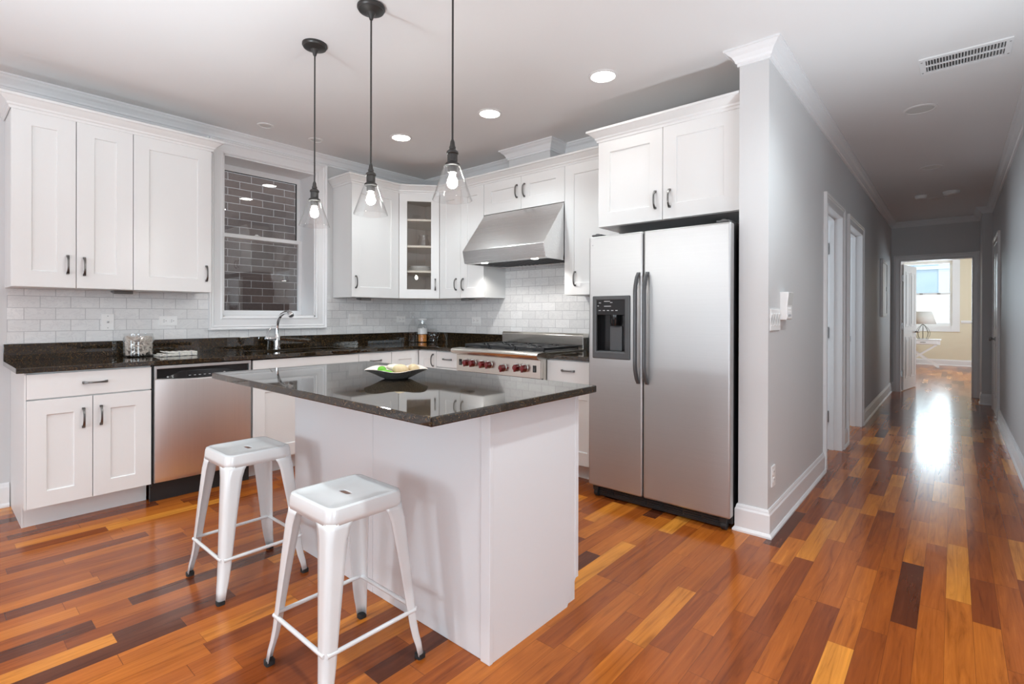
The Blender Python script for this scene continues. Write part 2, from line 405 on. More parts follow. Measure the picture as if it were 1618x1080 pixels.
# ------------------------------------------------------------------ room shell
struct(MB().box(-6.0, 3.4, -4.8, 17.2, -0.08, 0.0).build('floor', M_floor))
struct(MB().box(-4.6, 3.4, -4.8, 17.0, ZC, ZC + 0.1).build('ceiling', M_ceil))
WY0, WY1, WZ0, WZ1 = 1.612, 2.407, 1.19, 2.517      # kitchen window opening
struct(MB().grid((YB, 4.0), (0, ZC), [(WY0, WY1, WZ0, WZ1)], XW - 0.28, XW, 'yz').build('wall_left', M_wall))
struct(MB().box(XW, XHL, YW, YW + 0.12, 0, ZC).build('wall_back', M_wall))
D1, D2 = (4.69, 5.40), (5.84, 6.72)
DH = 2.085
struct(MB().box(XHL, XH, YE, YW + 0.12, 0, ZC).grid((YW + 0.12, YF), (0, ZC), [(*D1, -1, DH), (*D2, -1, DH)], XH - 0.125, XH, 'yz').build('wall_center', M_wall))
struct(MB().box(XR, XR + 0.12, 3.0, YF + 0.1, 0, ZC).box(XR + 0.12, XL2 + 0.1, 3.0, 3.12, 0, ZC).build('wall_right', M_wall))
EX0, EX1, EZ = -0.643, 0.205, 2.08
struct(MB().grid((XH, XR), (0, ZC), [(EX0, EX1, -1, EZ)], YF, YF + 0.12, 'xz').box(0.292, XR, 9.52, YF, 0, ZC).build('wall_far', M_wall))
struct(MB().grid((-4.6, XL2 + 0.1), (0, ZC), [(-2.9, -1.6, 0.5, 2.2), (0.0, 1.8, 0.5, 2.2)], YB - 0.15, YB, 'xz').build('wall_front', M_wall))
struct(MB().grid((YB, 3.12), (0, ZC), [(-2.1, -0.3, 0.6, 2.3)], XL2, XL2 + 0.15, 'yz').build('wall_side', M_wall))
# rooms off the hall
struct(MB().grid((4.1, 7.6), (0, ZC), [(4.4, 5.3, 0.85, 2.15), (5.9, 7.1, 0.85, 2.15)], -2.3, -2.2, 'yz').box(-2.3, XH - 0.125, 4.0, 4.1, 0, ZC).box(-2.3, XH - 0.125, 7.6, 7.7, 0, ZC).box(-2.3, XH - 0.125, 5.56, 5.66, 0, ZC).build('wall_closet', M_wall))
BWX0, BWX1, BWZ0, BWZ1 = -0.95, -0.03, 0.97, 2.56
struct(MB().grid((-2.6, 2.1), (0, ZC), [(BWX0, BWX1, BWZ0, BWZ1)], YBED, YBED + 0.2, 'xz').box(-2.7, -2.6, YF + 0.1, YBED + 0.2, 0, ZC)
       .grid((YF + 0.1, YBED), (0, ZC), [(12.8, 14.4, 0.8, 2.4)], 2.0, 2.1, 'yz').box(-2.6, XH, YF + 0.05, YF + 0.12, 0, ZC).box(XR, 2.0, YF + 0.05, YF + 0.12, 0, ZC).build('wall_bedroom', M_bedwall))
# neighbour wall across the gangway
struct(MB().box(-6.6, -6.3, -2.0, 8.0, -1.0, 6.0).build('wall_neighbor', M_brick))

# boxed chase above the range hood
struct(MB().box(-3.075, -2.61, 3.515, YW, 2.44, ZC).build('wall_chase', M_wall))

# crown moulding
CP = [(0, ZC - 0.088), (0.010, ZC - 0.088), (0.010, ZC - 0.074), (0.018, ZC - 0.070), (0.022, ZC - 0.058), (0.034, ZC - 0.038), (0.050, ZC - 0.026), (0.056, ZC - 0.018), (0.062, ZC - 0.012), (0.070, ZC - 0.012), (0.070, ZC - 0.0005), (0, ZC - 0.0005)]
struct(MB().sweep([(XW, YB), (XW, YW), (-3.075, YW), (-3.075, 3.515), (-2.61, 3.515), (-2.61, YW), (XHL, YW)], CP).build('trim_1', M_trim))
struct(MB().sweep([(XHL, 3.30), (XHL, YE), (XH, YE), (XH, YF), (0.292, YF), (0.292, 9.52), (XR, 9.52), (XR, 3.0)], CP).build('trim_2', M_trim))
# baseboards
BP = [(0, 0.150), (0, 0), (0.026, 0), (0.026, 0.010), (0.018, 0.022), (0.015, 0.024), (0.015, 0.122), (0.010, 0.132), (0.009, 0.140), (0.005, 0.150)]
def baseboard(name, *paths):
    b = MB()
    for p in paths: b.sweep(p, BP)
    return struct(b.build(name, M_trim))
baseboard('baseboard_left', [(XW, YB), (XW, 0.372)])
baseboard('baseboard_center', [(XHL, 3.09), (XHL, YE), (XH, YE), (XH, D1[0] - 0.092)], [(XH, D1[1] + 0.092), (XH, D2[0] - 0.092)], [(XH, D2[1] + 0.092), (XH, YF)])
baseboard('baseboard_far', [(0.292, 9.75), (0.292, 9.52), (XR, 9.52)], [(XH, YF), (EX0 - 0.092, YF)])
RD = (8.15, 9.08)
baseboard('baseboard_right', [(XR, RD[0] - 0.09), (XR, 3.0)])
baseboard('baseboard_bedroom', [(-2.6, YBED), (2.0, YBED)])
struct(MB().sweep([(0.13, YBED), (2.0, YBED)], [(0, 1.10), (0, 1.03), (0.012, 1.035), (0.02, 1.05), (0.02, 1.08), (0.012, 1.095)]).build('trim_3', M_trim))

# casings
CA = [(0, 0), (0, 0.012), (0.008, 0.016), (0.020, 0.012), (0.058, 0.014), (0.066, 0.020), (0.074, 0.018), (0.082, 0.024), (0.092, 0.022), (0.092, 0)]
PH = lambda u, v, t: (XH + t, u, v)
def doorway(name, D, hinges, strike):
    b = MB().casing(D[0], D[1], 0, DH, CA, PH, False)
    b.box(XH - 0.127, XH + 0.001, D[0] - 0.02, D[0] + 0.001, 0, DH).box(XH - 0.127, XH + 0.001, D[1] - 0.001, D[1] + 0.02, 0, DH).box(XH - 0.127, XH + 0.001, D[0], D[1], DH - 0.001, DH + 0.02)
    b.box(XH - 0.085, XH - 0.05, D[1] - 0.013, D[1], 0, DH).box(XH - 0.085, XH - 0.05, D[0], D[0] + 0.013, 0, DH).box(XH - 0.085, XH - 0.05, D[0], D[1], DH - 0.013, DH)
    o = struct(b.build(name, M_trim))
    for z in hinges:
        MB().box(XH - 0.125, XH - 0.09, D[1] - 0.016, D[1] - 0.0005, z - 0.05, z + 0.05).tube([(XH - 0.126, D[1] - 0.02, z - 0.052), (XH - 0.126, D[1] - 0.02, z + 0.052)], 0.007).build('hinge', M_hinge, o)
    if strike: MB().box(XH - 0.12, XH - 0.095, D[1] - 0.004, D[1] - 0.0005, 0.93, 0.99).build('strike_plate', M_hinge, o)
    return o
doorway('door_1', D1, (0.30, 1.06, 1.82), False)
doorway('door_2', D2, (), True)

def panel_leaf(b, w, h, t, panels):
    """door leaf in local x (width), z (height), y (thickness) with sunk panels on both faces"""
    b.box(0, w, 0, t, 0, h)
    for (x0, x1, z0, z1) in panels:
        for y0, y1 in ((-0.004, 0.0), (t, t + 0.004)):
            b.grid((x0, x1), (z0, z1), [(x0 + 0.018, x1 - 0.018, z0 + 0.018, z1 - 0.018)], y0, y1, 'xz')
            b.box(x0 + 0.05, x1 - 0.05, y0, y1, z0 + 0.05, z1 - 0.05)
    return b
PH2 = lambda u, v, t: (u, YF - t, v)
b = MB().casing(EX0, EX1, 0, EZ, CA, PH2, False)
b.box(EX0 - 0.02, EX0 + 0.001, YF - 0.001, YF + 0.13, 0, EZ).box(EX1 - 0.001, EX1 + 0.02, YF - 0.001, YF + 0.13, 0, EZ).box(EX0, EX1, YF - 0.001, YF + 0.13, EZ - 0.001, EZ + 0.02)
d3 = struct(b.build('door_3', M_trim))
leaf = panel_leaf(MB(), 0.80, 2.03, 0.035, [(0.11, 0.36, 0.18, 0.86), (0.44, 0.69, 0.18, 0.86), (0.11, 0.36, 1.02, 1.92), (0.44, 0.69, 1.02, 1.92)]).build('door_leaf', M_door, d3, 0.002)
leaf.location = (EX0 + 0.03, YF + 0.135, 0.012); leaf.rotation_euler = (0, 0, math.radians(81))
k = MB().tube([(0.74, -0.001, 0.93), (0.74, -0.05, 0.93)], 0.012).tube([(0.75, -0.05, 0.93), (0.63, -0.05, 0.935)], 0.010).build('door_handle', M_pewter, leaf)
for z in (0.28, 1.05, 1.82):
    MB().box(EX0 - 0.001, EX0 + 0.022, YF + 0.10, YF + 0.128, z - 0.05, z + 0.05).tube([(EX0 + 0.018, YF + 0.128, z - 0.052), (EX0 + 0.018, YF + 0.128, z + 0.052)], 0.008).build('hinge', M_hinge, d3)
PH3 = lambda u, v, t: (XR - t, u, v)
d4 = struct(MB().casing(RD[0], RD[1], 0, 2.10, CA, PH3, False).build('door_4', M_trim))
lf = panel_leaf(MB(), RD[1] - RD[0], 2.10, 0.01, [(0.12, 0.42, 0.2, 0.9), (0.52, 0.82, 0.2, 0.9), (0.12, 0.42, 1.05, 1.98), (0.52, 0.82, 1.05, 1.98)]).build('door_leaf', M_door, d4)
lf.location = (XR - 0.0105, RD[1], 0); lf.rotation_euler = (0, 0, -PI / 2)
kn = MB().lathe([(0.0, 0.062), (0.022, 0.060), (0.028, 0.045), (0.022, 0.032), (0.012, 0.024), (0.012, 0.008), (0.028, 0.006), (0.028, 0)], 20).build('door_handle', M_hinge, d4, smooth=True)
kn.location = (XR - 0.012, 8.68, 0.93); kn.rotation_euler = (0, -PI / 2, 0)

# ------------------------------------------------------------------ windows
WC = [(0, -0.001), (0, 0.016), (0.010, 0.020), (0.022, 0.016), (0.068, 0.018), (0.078, 0.026), (0.088, 0.022), (0.098, 0.032), (0.106, 0.030), (0.106, -0.001)]
PWN = lambda u, v, t: (XW + 0.010 + t, u, v)
b = MB().casing(WY0, WY1, WZ0, WZ1, WC, PWN, True)
t = 0.012                                            # reveal boards
XG = -4.745
b.box(XG - 0.05, XW + 0.012, WY0 - 0.001, WY0 + t, WZ0, WZ1).box(XG - 0.05, XW + 0.012, WY1 - t, WY1 + 0.001, WZ0, WZ1)
b.box(XG - 0.05, XW + 0.012, WY0, WY1, WZ1 - t, WZ1 + 0.001).box(XG - 0.05, XW + 0.012, WY0, WY1, WZ0 - 0.001, WZ0 + t)
win = struct(b.build('window_1', M_trim))
a0, a1, z0, z1 = WY0 + t, WY1 - t, WZ0 + t, WZ1 - t
ZM = 1.893
us = MB().grid((a0, a1), (ZM - 0.017, z1), [(a0 + 0.034, a1 - 0.034, ZM + 0.018, z1 - 0.05)], XG - 0.045, XG - 0.015, 'yz').build('upper_sash', M_trim, win, 0.003)
ls = MB().grid((a0, a1), (z0, ZM + 0.017), [(a0 + 0.034, a1 - 0.034, z0 + 0.042, ZM - 0.017)], XG - 0.012, XG + 0.018, 'yz').build('lower_sash', M_trim, win, 0.003)
MB().box(XG - 0.032, XG - 0.028, a0 + 0.03, a1 - 0.03, ZM + 0.01, z1 - 0.045).build('glass_pane', M_pane, us)
MB().box(XG + 0.001, XG + 0.005, a0 + 0.03, a1 - 0.03, z0 + 0.035, ZM - 0.012).build('glass_pane', M_pane, ls)
MB().grid((a0 + 0.03, a1 - 0.03), (ZM + 0.014, z1 - 0.046), [(a0 + 0.037, a1 - 0.037, ZM + 0.0181, z1 - 0.053)], XG - 0.036, XG - 0.020, 'yz').build('dark_gasket', M_gap, us)
MB().lathe([(0.0, 0.016), (0.012, 0.014), (0.016, 0.004), (0.03, 0.002), (0.03, 0)], 16, (XG + 0.004, 1.98, ZM + 0.017)).build('sash_lock', M_plate, win, smooth=True)

PB = lambda u, v, t: (u, YBED - t, v)
b = MB().casing(BWX0, BWX1, BWZ0, BWZ1, [(0, 0), (0, 0.03), (0.14, 0.03), (0.14, 0)], PB, True)
wb = struct(b.build('window_2', M_trim))
ub = MB().grid((BWX0, BWX1), (1.73, BWZ1), [(BWX0 + 0.05, BWX1 - 0.05, 1.78, BWZ1 - 0.06)], YBED + 0.06, YBED + 0.09, 'xz').build('upper_sash', M_trim, wb)
lb = MB().grid((BWX0, BWX1), (BWZ0, 1.78), [(BWX0 + 0.05, BWX1 - 0.05, BWZ0 + 0.07, 1.73)], YBED + 0.025, YBED + 0.055, 'xz').build('lower_sash', M_trim, wb)
MB().box(BWX0 + 0.04, BWX1 - 0.04, YBED + 0.073, YBED + 0.077, 1.77, BWZ1 - 0.05).build('glass_pane', M_pane, ub)
MB().box(BWX0 + 0.04, BWX1 - 0.04, YBED + 0.038, YBED + 0.042, BWZ0 + 0.06, 1.74).build('glass_pane', M_pane, lb)
for x in (-0.62, -0.28): MB().box(x - 0.03, x + 0.03, YBED + 0.01, YBED + 0.024, 1.745, 1.775).build('sash_lift', M_hinge, lb)
nb = thing('neighbor_building', 'pale brick building with bluish glass upper floor seen through the bedroom window', 'building', (0, 20.0, 0))
MB().box(-4, 3, 0, 0.4, -2, 1.86).build('brick_wall', M_palebrick, nb)
MB().box(-4, -0.35, 0.05, 0.4, 1.86, 5).build('glass_storey', M_blueglass, nb)
MB().box(-0.35, 3, 0.02, 0.4, 1.86, 5).box(-4, 3, -0.02, 0.05, 2.62, 2.72).build('cladding', M_greypanel, nb)
# living-room windows behind the camera
for i, (x0, x1) in enumerate(((-2.9, -1.6), (0.0, 1.8))):
    w = struct(MB().casing(x0, x1, 0.5, 2.2, [(0, 0), (0, 0.02), (0.09, 0.02), (0.09, 0)], lambda u, v, t: (u, YB + t, v), True).grid((x0, x1), (0.5, 2.2), [(x0 + 0.05, x1 - 0.05, 0.55, 1.33), (x0 + 0.05, x1 - 0.05, 1.38, 2.15)], YB - 0.09, YB - 0.05, 'xz').build('window_%d' % (3 + i), M_trim))
struct(MB().casing(-2.1, -0.3, 0.6, 2.3, [(0, 0), (0, 0.02), (0.09, 0.02), (0.09, 0)], lambda u, v, t: (XL2 - t, u, v), True).grid((-2.1, -0.3), (0.6, 2.3), [(-2.05, -0.35, 0.65, 1.43), (-2.05, -0.35, 1.48, 2.25)], XL2 + 0.05, XL2 + 0.09, 'yz').build('window_5', M_trim))

# ------------------------------------------------------------------ cabinets
ZU0, ZU1 = 1.372, 2.436
XU, YU = -4.18, 3.42
def shaker(b, x0, x1, z0, z1, st=0.088, rl=0.095, y0=0.0, th=0.02, d=0.009):
    """frame-and-panel door face at y0, thickness th going back"""
    o = [(x0, z0), (x1, z0), (x1, z1), (x0, z1)]
    i = [(x0 + st, z0 + rl), (x1 - st, z0 + rl), (x1 - st, z1 - rl), (x0 + st, z1 - rl)]
    e = 0.003
    j = [(x0 + st + e, z0 + rl + e), (x1 - st - e, z0 + rl + e), (x1 - st - e, z1 - rl - e), (x0 + st + e, z1 - rl - e)]
    V = lambda L_, y: [b.bm.verts.new((x, y, z)) for x, z in L_]
    bk = V(o, y0 + th); of = V(o, y0); fi = V(i, y0); fj = V(j, y0 + d)
    for A, B in ((bk, of), (of, fi), (fi, fj)):
        for k in range(4):
            b.bm.faces.new((A[k], A[(k + 1) % 4], B[(k + 1) % 4], B[k]))
    b.bm.faces.new(fj); b.bm.faces.new(bk[::-1])
    return b
def handle(parent, cx, cz, vert=True, ln=0.118):
    b = MB(); rings = []
    for k in range(17):
        t = -1 + k / 8.0; a = abs(t)
        s_ = t * ln / 2
        out = -0.026 * max(0.0, 1 - a ** 3.2) - 0.004
        w = 0.0050 + 0.0032 * a ** 3; th = 0.0038 if a < 0.95 else 0.004
        rings.append([((s_ if not vert else 0) + (0 if not vert else dx), out + dy, (s_ if vert else 0) + (0 if vert else dx)) for dx, dy in ((-w, -th), (w, -th), (w, th), (-w, th))])
    b.loft(rings)
    for s in (-1, 1):
        c = s * (ln / 2 - 0.006)
        if vert: b.box(-0.0068, 0.0068, -0.012, 0.0005, c - 0.007, c + 0.007)
        else: b.box(c - 0.007, c + 0.007, -0.012, 0.0005, -0.0068, 0.0068)
    o = b.build('handle', M_pewter, parent, 0.0015); o.location = (cx, 0, cz); return o
G = 0.0018
def door(parent, x0, x1, z0, z1, hx=None, hz=None, hv=True, kind='door', **kw):
    b = MB(); shaker(b, x0 + G, x1 - G, z0 + G, z1 - G, **kw)
    o = b.build(kind, M_cab, parent, 0.0012)
    if hx is not None: handle(o, hx, hz, hv)
    return o
def slab(parent, x0, x1, z0, z1, hx=None, hz=None, kind='drawer'):
    o = MB().box(x0 + G, x1 - G, 0, 0.02, z0 + G, z1 - G).build(kind, M_cab, parent, 0.0015)
    if hx is not None: handle(o, hx, hz, False)
    return o
def upper(label, loc, rz, w, depth, doors, z0=ZU0, z1=ZU1, group='wall cabinets'):
    """doors: (x0, x1, handle_x, handle_z) in local width"""
    c = thing('wall_cabinet', label, 'cabinet', loc, rz, group)
    MB().box(0.001, w - 0.001, 0.022, depth, z0, z1).build('body', M_cab, c, 0.001)
    for (x0, x1, hx, hz) in doors: door(c, x0, x1, z0, z1, hx, hz)
    return c
DEP = 0.328
y0 = 0.349
upper('white two door wall cabinet at the far end, away from the window', (XU, y0, 0), RZ_SINK, 0.592, DEP, [(0, 0.296, 0.255, 1.517), (0.296, 0.592, 0.335, 1.511)])
upper('white single door wall cabinet directly beside the kitchen window casing', (XU, 0.941, 0), RZ_SINK, 0.480, DEP, [(0, 0.480, 0.444, 1.511)])
upper('white single door wall cabinet between the kitchen window and the glass door corner cabinet', (XU, 2.590, 0), RZ_SINK, 0.527, DEP, [(0, 0.527, 0.042, 1.513)])
upper('white two door wall cabinet left of the range hood', (-3.917, YU, 0), 0, 0.616, YW - YU - 0.001, [(0, 0.306, 0.246, 1.508), (0.306, 0.616, 0.344, 1.504)])
XHD0, XHD1 = -3.300, -2.393
upper('short white two door cabinet directly above the steel range hood', (XHD0, YU, 0), 0, XHD1 - XHD0, YW - YU - 0.001, [(0, 0.450, 0.402, 2.294), (0.450, 0.907, 0.488, 2.291)], z0=2.131)
upper('tall white single door wall cabinet between the range hood and the refrigerator', (XHD1, YU, 0), 0, 0.50, YW - YU - 0.001, [(0, 0.50, 0.106, 1.502)])
YK = 3.10
fc = upper('deep white two door cabinet above the refrigerator', (-1.884, YK, 0), 0, 0.958, YW - YK - 0.001, [(0, 0.474, 0.426, 1.955), (0.474, 0.944, 0.522, 1.952)], z0=1.822, z1=2.43)
MB().box(0.945, 0.957, 0.0, 0.03, 1.822, 2.43).build('filler_strip', M_cab, fc)
# corner cabinet with glass door
pa, pb_ = Vector((XU, 3.118)), Vector((-3.918, YU))
ang = math.atan2(pb_.y - pa.y, pb_.x - pa.x); wd = (pb_ - pa).length
cc = thing('corner_cabinet', 'white corner wall cabinet with clear glass door showing shelves', 'cabinet', (pa.x, pa.y, 0), ang, 'wall cabinets')
cs, sn = math.cos(-ang), math.sin(-ang)
def tol(x, y):  # world xy -> corner cabinet local
    dx, dy = x - pa.x, y - pa.y
    return (dx * cs - dy * sn, dx * sn + dy * cs)
foot = [(0.0, 0.022), (wd, 0.022), tol(-3.918, YW - 0.002), tol(XW + 0.002, YW - 0.002), tol(XW + 0.002, 3.118)]
b = MB(); b.prism(foot, 'z', ZU0, ZU0 + 0.018); b.prism(foot, 'z', ZU1 - 0.018, ZU1)
def wallp(b, p, q, z0, z1, th=0.012):
    p, q = Vector(p), Vector(q); d = (q - p).normalized(); n = Vector((-d.y, d.x)) * th
    b.prism([tuple(p), tuple(q), tuple(q + n), tuple(p + n)], 'z', z0, z1)
for i in range(1, 5): wallp(b, foot[i], foot[(i + 1) % 5], ZU0 + 0.018, ZU1 - 0.018)
b.build('body', M_inner, cc)
for z in (1.646, 1.898, 2.163):
    bb = MB(); inset = [(0.02, 0.03), (wd - 0.02, 0.03)] + [(p[0] * 0.985 + 0.004, p[1] * 0.97) for p in foot[2:]]
    bb.prism(inset, 'z', z - 0.011, z + 0.009); bb.build('shelf', M_shelf, cc)
gx0, gx1, gz0, gz1 = 0.079, wd - 0.085, ZU0 + 0.092, ZU1 - 0.094
dr = MB().grid((G, wd - G), (ZU0 + G, ZU1 - G), [(gx0, gx1, gz0, gz1)], 0, 0.02, 'xz').build('door', M_cab, cc, 0.0015)
MB().box(gx0 - 0.006, gx1 + 0.006, 0.010, 0.014, gz0 - 0.006, gz1 + 0.006).build('glass_pane', M_cabglass, dr)
handle(dr, wd - 0.042, 1.514, True)

# crown on the cabinets
def ccp(z): return [(0, z), (0.006, z), (0.008, z + 0.014), (0.016, z + 0.020), (0.018, z + 0.030), (0.038, z + 0.048), (0.050, z + 0.060), (0.062, z + 0.064), (0.062, z + 0.078), (0, z + 0.078)]
def ccrown(label, path, z=ZU1 - 0.018):
    return tag(MB().sweep(path, ccp(z)).build('cabinet_crown_molding', M_cab), label, 'crown molding', 'crown moldings on the wall cabinets')
def coff(p, *a): return p
ccrown('white crown molding along the top of the cabinets left of the window', [(XW + 0.002, 0.347), (XU, 0.347), (XU, 1.424), (XW + 0.002, 1.424)][::-1][::-1], ZU1 - 0.018)
ccrown('white crown molding running over the corner cabinet and range hood cabinets', [(XW + 0.002, 2.588), (XU, 2.588), (pa.x, pa.y), (pb_.x, pb_.y), (-1.953, YU)])
ccrown('white crown molding on top of the cabinet above the refrigerator', [(-1.886, 3.36), (-1.886, YK), (XHL - 0.004, YK)], 2.412)

# base cabinets
XD, XT = -3.872, -3.985
ZB0, ZB1 = 0.125, 0.882
def base(label, loc, rz, w, depth, fill, toe=0.113, group='base cabinets', end=False, ztop=ZB1):
    c = thing('base_cabinet', label, 'cabinet', loc, rz, group)
    MB().box(0.001, w - 0.001, 0.022, depth, ZB0, ztop).build('body', M_cab, c, 0.001)
    MB().box(0.001, w - 0.001, toe, toe + 0.02, 0, ZB0).build('toe_kick', M_cab, c)
    if end: MB().prism([(0.004, ZB0), (toe - 0.001, ZB0), (toe - 0.001, 0), (depth, 0), (depth, ZB1), (0.004, ZB1)], 'x', -0.008, 0.0005).build('end_panel', M_cab, c)
    fill(c); return c
DB = XD - XW + 0.0 - 0.002
DB = -(XW - XD) - 0.002
def f1(c):
    slab(c, 0, 0.584, 0.733, 0.876, 0.300, 0.808)
    door(c, 0, 0.290, ZB0, 0.729, 0.246, 0.603, st=0.083, rl=0.085)
    door(c, 0.290, 0.584, ZB0, 0.729, 0.328, 0.607, st=0.083, rl=0.085)
base('white base cabinet with one drawer over two doors left of the dishwasher', (XD, 0.385, 0), RZ_SINK, 0.584, DB, f1, end=True)
def f2(c):
    slab(c, 0, 0.880, 0.733, 0.876, kind='false_front')
    door(c, 0, 0.440, ZB0, 0.729, 0.396, 0.603); door(c, 0.440, 0.880, ZB0, 0.729, 0.484, 0.603)
base('white sink base cabinet with plain false front behind the island', (XD, 1.590, 0), RZ_SINK, 0.880, DB, f2, ztop=0.70)
def f3(c):
    slab(c, 0, 0.340, 0.733, 0.876, 0.170, 0.805); slab(c, 0, 0.340, 0.43, 0.729, 0.17, 0.60); slab(c, 0, 0.340, ZB0, 0.426, 0.17, 0.30)
base('narrow white drawer base cabinet between the sink cabinet and the counter corner', (XD, 2.470, 0), RZ_SINK, 0.340, DB, f3)
YD = 3.118
def f4(c): door(c, 0, YD - 2.812, ZB0, 0.876, st=0.075, rl=0.075)
base('white corner base cabinet door on the sink side of the counter corner', (XD, 2.810, 0), RZ_SINK, YD - 2.810 + 0.02, DB, f4)
def f5(c): door(c, 0, 0.256, ZB0, 0.876, 0.215, 0.79, st=0.07, rl=0.075)
base('white corner base cabinet door on the range side of the counter corner', (XD + 0.002, YD, 0), 0, 0.258, YW - YD - 0.002, f5)
def f6(c):
    slab(c, 0, 0.338, 0.733, 0.876, 0.150, 0.808); door(c, 0, 0.338, ZB0, 0.729, 0.29, 0.6)
base('white base cabinet with a small drawer touching the left side of the range', (-3.612, YD, 0), 0, 0.338, YW - YD - 0.002, f6)
def f7(c):
    slab(c, 0, 0.45, 0.70, 0.876, 0.195, 0.803); door(c, 0, 0.45, ZB0, 0.696, 0.05, 0.6)
base('white base cabinet with drawer squeezed between the range and the refrigerator', (-2.340, YD, 0), 0, 0.45, YW - YD - 0.002, f7)

# worktops
ZS0, ZS1 = 0.884, 0.914
XC, YC = -3.852, 3.098
SK = (-4.36, -4.00, 1.72, 2.455)
wt = thing('worktop', 'polished dark brown granite worktop with sink cutout, L shaped under the window', 'worktop', (0, 0, 0), 0, 'granite worktops')
b = MB().grid((XW + 0.002, XC), (0.343, YW - 0.002), [SK], ZS0, ZS1, 'xy').box(XC, -3.268, YC, YW - 0.002, ZS0, ZS1)
b.build('slab', M_granite, wt, 0.003)
tag(MB().box(XW + 0.001, XW + 0.022, 0.343, YW - 0.002, ZS1, 1.020).build('granite_upstand', M_granite, None, 0.002), 'long dark granite upstand strip behind the faucet along the sink wall', 'upstand', 'granite upstands')
tag(MB().box(XW + 0.0225, -3.268, YW - 0.022, YW - 0.001, ZS1, 1.020).build('granite_upstand', M_granite, None, 0.002), 'dark granite upstand strip between the counter corner and the range', 'upstand', 'granite upstands')
wt2 = thing('worktop', 'small dark granite worktop piece between the range and the refrigerator', 'worktop', (0, 0, 0), 0, 'granite worktops')
MB().box(-2.338, -1.88, YC, YW - 0.002, ZS0, ZS1).build('slab', M_granite, wt2, 0.003)
tag(MB().box(-2.338, -1.88, YW - 0.022, YW - 0.001, ZS1, 1.020).build('granite_upstand', M_granite, None, 0.002), 'short dark granite upstand piece between the range and refrigerator', 'upstand', 'granite upstands')
# tiled backsplashes
tag(MB().box(XW + 0.0005, XW + 0.009, 0.36, WY0 - 0.10, 1.0205, ZU0 - 0.001).box(XW + 0.0005, XW + 0.009, WY0 - 0.10, WY1 + 0.10, 1.0205, WZ0 - 0.10).box(XW + 0.0005, XW + 0.009, WY1 + 0.10, YW, 1.0205, ZU0 + 0.024).build('tile_backsplash', M_tile_y),
    'pale marble subway tile backsplash under and around the kitchen window', 'backsplash', 'marble tile backsplashes')
tag(MB().box(XW + 0.01, XHD0 + 0.001, YW - 0.009, YW - 0.0005, 1.0205, ZU0 - 0.001).box(XHD0 + 0.001, XHD1 - 0.001, YW - 0.009, YW - 0.0005, 1.0205, 2.12).box(-3.264, XHD1 - 0.001, YW - 0.009, YW - 0.0005, 0.93, 1.0205).box(XHD1 - 0.001, -1.87, YW - 0.009, YW - 0.0005, 1.0205, ZU0 - 0.001).build('tile_backsplash', M_tile_x),
    'pale marble subway tile backsplash behind the range and under the hood', 'backsplash', 'marble tile backsplashes')

# sink and faucet
sk = thing('sink', 'stainless steel undermount sink set in the granite below the window', 'sink', (0, 0, 0))
x0, x1, ya, yb = SK
b = MB()
for (p, q) in ((ya, (ya + yb) / 2 - 0.012), ((ya + yb) / 2 + 0.012, yb)):
    rings = []
    for (ins, z) in ((-0.004, ZS0 - 0.001), (0.0, ZS0 - 0.02), (0.006, 0.74), (0.03, 0.715)):
        rings.append([(x0 + ins, p + ins, z), (x1 - ins, p + ins, z), (x1 - ins, q - ins, z), (x0 + ins, q - ins, z)])
    b.loft(rings, True, False); b.bm.faces.new([b.bm.verts.new(v) for v in rings[-1]])
b.box(x0, x1, (ya + yb) / 2 - 0.013, (ya + yb) / 2 + 0.013, 0.80, ZS0 - 0.004)
b.build('basin', M_sink, sk)
FX, FY = -4.425, 2.02
fa = thing('faucet', 'chrome pull-out kitchen faucet with side lever rising behind the sink', 'faucet', (FX, FY, ZS1))
MB().lathe([(0.0, 0), (0.030, 0), (0.030, 0.008), (0.026, 0.012), (0.025, 0.07), (0.024, 0.11), (0.018, 0.128), (0.0, 0.13)], 24).build('body', M_chrome, fa, smooth=True)
sp = [(0, 0, 0.11), (0, 0, 0.17), (0.004, 0.002, 0.22), (0.025, 0.006, 0.265), (0.062, 0.012, 0.296), (0.110, 0.020, 0.312), (0.155, 0.028, 0.316)]
spout = MB().tube(sp, [0.015, 0.0135, 0.0135, 0.0135, 0.014, 0.0155, 0.017], 16).build('spout', M_chrome, fa, smooth=True)
MB().tube([(0.150, 0.027, 0.322), (0.168, 0.030, 0.310), (0.185, 0.033, 0.292), (0.192, 0.034, 0.284)], [0.017, 0.022, 0.024, 0.021], 18).build('spray_head', M_chrome, spout, smooth=True)
lv = MB().tube([(0, -0.015, 0.085), (0, -0.06, 0.088), (0, -0.088, 0.092), (0, -0.10, 0.094)], [0.022, 0.022, 0.018, 0.010], 18).build('valve', M_chrome, fa, smooth=True)
MB().tube([(0, -0.096, 0.098), (0.004, -0.075, 0.150), (0.008, -0.050, 0.192), (0.010, -0.040, 0.196)], [0.004, 0.0035, 0.0035, 0.003], 8).build('lever', M_chrome, lv, smooth=True)

